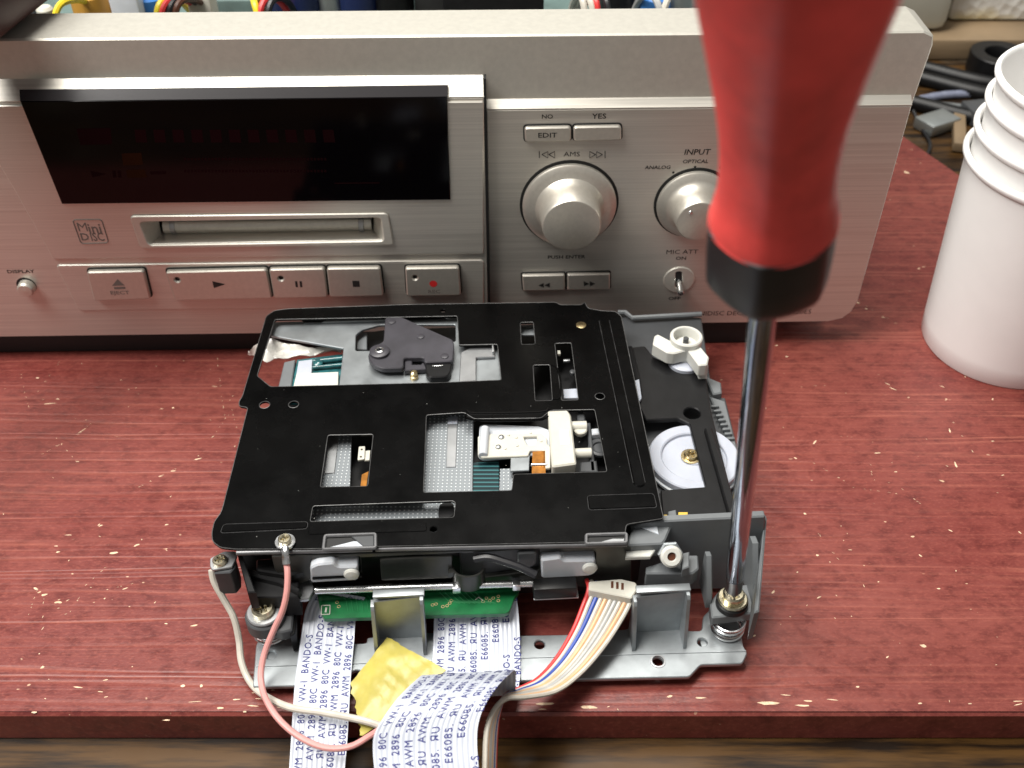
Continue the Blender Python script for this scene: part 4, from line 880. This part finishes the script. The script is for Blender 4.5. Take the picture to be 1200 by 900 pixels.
th, o, sf, L, wd = strip('flat_cable', [row((372, 690), (428, 700), 14), row((359, 712), (417.5, 722), 11.0), row((353, 745), (415, 750), 7.6), row((346, 797), (411, 795), 6.4), row((343, 835), (409, 832), 5.6), row((341, 868), (407, 866), 4.0), row((338, 915), (403, 915), .5), row((336, 960), (400, 960), -4), row((333, 1015), (397, 1015), -9.5), row((330, 1090), (394, 1090), -12.1), row((325, 1220), (390, 1220), -12.1)],
    mt['ffc'], 'narrow white flat cable with blue print lying straight over the board edge', 'flat cable')
print_cable(o, sf, L, wd, 12.5, wd * .19, 5.4, 2.6, 5, wd * .15)
mr = [row((514, 700), (603, 690), 13.0), row((509, 722), (607, 712), 10.0), row((508, 745), (609, 742), 7.2), row((507, 770), (609.5, 768), 6.4), row((505.5, 790), (609.5, 791), 6.3)]
cr = [row((497, 792), (604, 786.5), 20.5), row((485, 799), (597, 790), 25.5), row((466, 818), (584, 803), 29), row((450, 840), (570, 823), 29.5), row((439, 860), (561, 846), 28), row((437, 880), (559, 872), 26), row((440, 915), (562, 912), 23), row((444, 965), (566, 965), 17), row((450, 1050), (575, 1050), 4), row((455, 1150), (588, 1150), -9), row((458, 1260), (598, 1260), -12.1), row((460, 1420), (606, 1420), -12.1)]
a, b = mr[-1]; e, f = cr[0]
mid1 = (Vector((e.x * .5 + a.x * .5, e.y + 3.0, 6.6)), Vector((f.x * .5 + b.x * .5, f.y + 3.0, 6.6)))
mid2 = (Vector((e.x, e.y + .3, 10)), Vector((f.x, f.y + .3, 10)))
th, o, sf, L, wd = strip('flat_cable', mr + [mid1, mid2] + cr, mt['ffc'], 'wide white flat cable with blue print folded up into a loop over yellow tape', 'flat cable')
print_cable(o, sf, L, wd, 12.5 + 7 * 5.2, wd * .126, 5.2, 2.6, 8, wd * .085)
# ribbon of coloured wires
rb = thing('wire_ribbon', 'ribbon of red, blue, tan and white wires fanning out of a white plug', 'wire ribbon', pz(620, 812, 6))
Lp = [(690, 690, 17.2), (684, 708, 15), (671, 740, 12), (652, 772, 9.5), (630, 796, 9), (607, 808, 10), (592, 816, 12), (585, 832, 16), (581, 858, 16), (579, 905, 13), (578, 950, 8), (578, 1020, -2), (578, 1100, -11), (578, 1220, -11.7)]
Rp = [(739, 703, 17), (728, 726, 14.5), (707, 758, 12), (680, 789, 10), (651, 810, 11.5), (617, 817, 16), (593, 819, 19), (578, 834, 22), (570, 858, 23), (568, 905, 21), (567, 950, 16), (566, 1020, 5), (566, 1100, -8), (566, 1220, -11.7)]
nm = ['wred', 'wwhite', 'wblue', 'wwhite', 'worange', 'wwhite', 'wgrey', 'wwhite', 'worange', 'wwhite']
for i, m in enumerate(nm):
    t = i / (len(nm) - 1)
    P = [pz(*l).lerp(pz(*r), t) for l, r in zip(Lp, Rp)]
    P.insert(0, P[0] + EY * 3 + Vector((-.3, 0, .2)))
    obj('wire', tube(P, .66, 8, 8), mt[m], rb)
pg = Hz(19.5)
obj('plug', slab([(690, 681), (728, 678), (745, 682), (748, 689), (740, 701), (690, 691)], pg, 4.5, ch=.3, r=.5), mt['ivory'], rb)
for k in range(3): obj('plug_slot', slab([(716 + 6 * k, 681 + k), (719 + 6 * k, 681 + k), (719 + 6 * k, 689 + k), (716 + 6 * k, 689 + k)], Hz(19.56), .2, ch=.03), mt['wbrown'], rb)
# single wires
ww = thing('cream_wire', 'cream wire running from the corner terminal under the pink wire to the tape', 'wire', pz(330, 826, 2))
Pw = [pz(*q) for q in [(248, 668, 25), (251, 682, 22), (262, 702, 17.5), (274, 724, 13), (280, 750, 8), (283, 776, 4.5), (293, 799, 2.2), (310, 815, 4.5), (340, 829, 8.6), (378, 835, 8.8), (410, 841, 9.2), (432, 846, 9.2), (455, 854, 8)]]
obj('insulation', tube(Pw, .95, 10), mt['wwhite'], ww)
pw = thing('pink_wire', 'pink wire with a ring terminal screwed to the black top plate', 'wire', pz(350, 865, 4))
Pk = [pz(*q) for q in [(335, 655, 33.5), (337, 672, 31.5), (336, 694, 28), (331, 716, 23.5), (321, 738, 18.5), (312, 760, 14.5), (307, 779, 11.8), (306, 797, 10.4), (311, 818, 10.2), (326, 842, 10.0), (350, 863, 9.4), (380, 876, 9.0), (410, 875, 10), (434, 862, 10.5), (460, 845, 9)]]
obj('insulation', tube(Pk[:], .84, 10), mt['wpink'], pw)
obj('ring_terminal', [slab2(rnd(circ(Hz(36).px(334, 634), 2.75, 24), 0), Hz(36.0), .55, [circ(Hz(36).px(334, 634), 1.2, 16)], ch=.12)], mt['steel'], pw)
obj('crimp_barrel', [tube([pz(334.2, 642, 36.1), pz(334.5, 648, 35.6), pz(335, 655, 34.2), pz(335.4, 661, 33.2)], 1.05, 10, 4)], mt['steel'], pw)
# the tape
tp = [(454, 747), (523, 787), (424, 861), (410, 799)]
cn = [Hz(8).px(*p) for p in tp]; n = 30; V = []
import mathutils
for i in range(n + 1):
    for j in range(n + 1):
        s_, t_ = i / n, j / n
        p = Vector(cn[0]).lerp(Vector(cn[1]), s_).lerp(Vector(cn[3]).lerp(Vector(cn[2]), s_), t_)
        e = min(s_, 1 - s_, t_, 1 - t_); jag = mathutils.noise.noise((p.x * .9, p.y * .9, 3)) * .9 * (1 if e < .02 else .3) * (1 if t_ > .02 and s_ > .02 else .25)
        bul = .9 * math.sin(pi * s_) * math.sin(pi * t_)
        z = 8.2 + bul + .45 * mathutils.noise.noise((p.x * .16, p.y * .22, 1)) + .22 * mathutils.noise.noise((p.x * .5, p.y * .35, 5)) - 1.2 * t_ + .8 * abs(mathutils.noise.noise((p.x * .18 + p.y * .22, 2, 1)))
        V.append(Vector((p.x + jag, p.y + jag * .8, z)))
m_ = (n + 1) ** 2; V += [p - Vector((0, 0, .15)) for p in V]; F = []
for i in range(n):
    for j in range(n):
        a = i * (n + 1) + j; F.append((a, a + 1, a + n + 2, a + n + 1)); F.append((m_ + a, m_ + a + n + 1, m_ + a + n + 2, m_ + a + 1))
obj('tape_piece', (V, F), mt['tape'], None, sharp=80, label='crumpled piece of yellow tape stuck on the zinc bracket', cat='tape')
# crumpled clear film that peeps out left of the mechanism
fp = [(292, 411, 27), (300, 404, 29), (312, 397, 30), (330, 401, 29.5), (350, 405, 29), (372, 407, 28), (398, 405, 27)]
fq = [(290, 415, 25), (302, 417, 25), (313, 424, 26), (332, 419, 27), (352, 417, 27), (374, 414, 27), (400, 411, 26.5)]
a_, b_ = crom([pz(*p) for p in fp], 4), crom([pz(*p) for p in fq], 4); V, F = [], []; K = 7
for i, (p, q) in enumerate(zip(a_, b_)):
    for j in range(K): V.append(p.lerp(q, j / (K - 1)) + Vector((0, 0, 1.6 * mathutils.noise.noise((i * .35, j * .5, 2)))))
for i in range(len(a_) - 1):
    for j in range(K - 1): c = i * K + j; F.append((c, c + 1, c + K + 1, c + K))
m_ = len(V); V += [p - Vector((0, 0, .2)) for p in V]; F += [tuple(reversed([m_ + k for k in f])) for f in F]
obj('film_scrap', (V, F), mt['film'], None, sharp=25, label='crumpled scrap of clear film poking out beside the mechanism', cat='film')

# ================================================================ SCREWDRIVER
tip = pz(858.5, 700, 19.5); topv = CAM + ray(893, 378) * 176
ax = (topv - tip).normalized(); Ls = (topv - tip).length
sd = thing('screwdriver', 'red handled screwdriver with black collar standing in the bracket screw', 'screwdriver', tip)
obj('shaft', lathe([(2.25, 15), (2.33, 15.3), (2.33, Ls + 12)], tip, ax, 28), mt['chrome'], sd)
obj('tip', lathe([(.7, -.6), (1.0, .6), (1.5, 3.0), (2.2, 6.5), (2.29, 7), (2.29, 15.1), (1, 15.1)], tip, ax, 24, lambda t, h: 1 - (.35 if h < 4 else 0) * abs(sin(2 * t)) ** .7), mt['darksteel'], sd)
def lob(amt):
    def f(t, h):
        q = (t + .32) % (pi / 3) - pi / 6
        hexa = cos(pi / 6) / cos(q) * 1.07
        return 1 + amt * (hexa - 1) / .07 * .9 + amt * .35 * cos(3 * t + .35)
    return f
hd = [(2.4, 7.5), (3.6, 8.2), (5.6, 9.6), (7.6, 11.4), (9.2, 13.6), (9.75, 15.4), (9.8, 20.0), (9.55, 26.9)]
obj('collar', lathe([(r, Ls + h) for r, h in hd] + [(9.0, Ls + 27.2), (5, Ls + 27.3)], tip, ax, 60, lob(.035)), mt['blackgrip'], sd)
hp = [(5, 26.4), (9.2, 26.5), (9.42, 26.9), (9.2, 28.5), (8.8, 30.6), (8.45, 33), (8.3, 36.5), (8.3, 40), (8.55, 44.5), (9.1, 49.5), (9.9, 55), (10.9, 61), (11.9, 67), (12.9, 74), (13.6, 82), (13.8, 90), (13.2, 97), (11.5, 102), (8, 105.5), (3, 107), (0, 107.2)]
pr_ = crom([Vector((r, h, 0)) for r, h in hp], 4)
obj('handle', lathe([(max(p.x, 0), Ls + p.y) for p in pr_], tip, ax, 64, lob(.018)), mt['redgrip'], sd)

# ================================================================ PAPER CUPS (nested)
def cup(z0, lab, lean):
    c0 = Vector((184.5, 306.5, 0)) + Vector((lean[0], lean[1], z0)); r0, r1, H = 28.0, 32.2, 76
    pf = [(0, 3.4), (r0 - 1.6, 3.4), (r0 - 1.5, .1), (r0 - .4, 0), (r0, .5)] + [(r0 + (r1 - r0) * k / 10, .5 + (H - 1.5) * k / 10) for k in range(1, 11)]
    pf += [(r1 + .9, H - 1.3), (r1 + 1.45, H - .4), (r1 + 1.5, H + .6), (r1 + .95, H + 1.4), (r1 + .1, H + 1.5), (r1 - .5, H + .9), (r1 - .65, H - .2)]
    pf += [(r0 - .65 + (r1 - r0) * k / 10, (H - 2) * k / 10) for k in range(9, 0, -1)] + [(r0 - .6, 4.0), (0, 4.0)]
    ax_ = Vector((random.uniform(-.006, .006), random.uniform(-.006, .006), 1))
    th = thing('paper_cup', lab, 'paper cup', c0, 'nested paper cups')
    k = obj('wall', lathe(pf, c0, ax_, 72, lambda t, h: 1 + .004 * sin(2 * t + h * .02) + .0015 * sin(5 * t)), mt['cup'], th, sharp=50)
    return th
for i, (lab, ln) in enumerate([('bottom white paper cup of the nested stack, standing on the board', (0, 0)), ('second white paper cup from the bottom of the nested stack', (1.0, .2)), ('third white paper cup from the bottom of the nested stack', (1.8, .5)), ('top white paper cup of the nested stack with its open mouth', (3.0, .6))]):
    cup(i * 9.0, lab, ln)

# ================================================================ BEHIND
def bx(name, c, d, m, lab, cat, ch=2, rot=0, group=None):
    ux = Vector((cos(rot), sin(rot), 0)); uy = Vector((-sin(rot), cos(rot), 0))
    return obj(name, box(c, d, ux, uy, EZ, ch), mt[m], None, label=lab, cat=cat, group=group)
obj('shelf_plank', box((330, 628, -6.2), (420, 100, 12), Vector((1, 0, 0)), Vector((0, 1, 0)), EZ, .8), mt['shelf'], None, label='raw wooden plank lying behind the board under the paper pad', cat='plank')
obj('beige_case', box((196, 612, 30.4), (112, 52, 60), Vector((1, 0, 0)), Vector((0, 1, 0)), EZ, 7), mt['beige'], None, label='beige plastic case with rounded corners standing behind the deck', cat='case')
obj('paper_pad', box((345, 626, 25.1), (176, 46, 50), Vector((1, 0, 0)), Vector((0, 1, 0)), EZ, 4), mt['quilt'], None, label='quilted white paper pad with a yellow stain behind the cups', cat='paper pad')
for k, (dv, lb) in enumerate(((0, 'upper thick black cable crossing behind the paper cups'), (13, 'middle thick black cable crossing behind the paper cups'), (44, 'lowest thick black cable crossing behind the paper cups'))):
    z = -9.0
    P = [pz(u, v + dv, z) for u, v in ((1010, 66), (1050, 72), (1085, 80), (1120, 89), (1155, 97), (1200, 104), (1260, 110))]
    obj('black_cable', tube(P, 4.0, 12), mt['blackpl'], None, label=lb, cat='cable')
z = -9.0; c = crom([pz(u, v, -10) for u, v in ((1060, 122), (1080, 116), (1110, 111), (1145, 110), (1200, 112))], 60); n = len(c)
obj('ribbed_tube', tube(c, lambda t: 1.75 + .45 * sin(t * 2 * pi * 58), 10, 0), mt['spiral'], None, label='thin blue grey ribbed tube lying below the black cables', cat='tube')
q = pz(1166, 84, -12)
obj('tape_roll', lathe([(9, .1), (16, .1), (16.5, .6), (16.5, 11), (16, 11.5), (9, 11.5), (8.7, 11), (8.7, .6), (9, .1)], q, EZ, 40), mt['blackpl'], None, label='black roll of tape lying beside the plank', cat='tape roll')
def scrap(name, u, v, d, m, rot, lab, cat, ch=.6): bx(name, pz(u, v, -12) + Vector((0, 0, d[2] / 2 + .1)), d, m, lab, cat, ch, rot)
scrap('plastic_scrap', 1096, 150, (20, 13, 6), 'chassis', .5, 'small pale grey plastic block on the table beside the deck', 'plastic block')
scrap('wood_stick', 1122, 160, (6, 34, 5), 'shelf', -.3, 'short brown wooden stick lying by the board corner', 'stick')
scrap('metal_clip', 1118, 131, (34, 5, 4), 'zinc', -.25, 'flat zinc clip lying under the ribbed tube', 'clip')
scrap('plastic_scrap', 1146, 140, (16, 14, 8), 'dkgreypl', .2, 'dark grey block lying behind the paper cups', 'block')
P = [pz(*k) for k in ((1070, 130, -8), (1080, 150, -10.6), (1090, 170, -10.6), (1080, 190, -10.6), (1062, 205, -10.6))]
obj('thin_wire', tube(P, .9, 8), mt['wblack'], None, label='thin black wire curling below the ribbed tube', cat='wire')
r_ = 13.0; a = pz(0, 36, 128); b = pz(46, 0, 128); dr = (b - a).normalized(); pe = Vector((-dr.y, dr.x, 0)); c = a + pe * (r_ * .9); c.z = zt + r_ + .1
obj('tool_handle', lathe([(0, -60), (8, -58.5), (r_ - 1.5, -54), (r_, -46), (r_, 60), (r_ - 2, 75), (6, 82), (0, 83)], c, dr, 36), mt['rod'], None, label='dark brown round tool handle lying across the open deck corner', cat='tool handle')
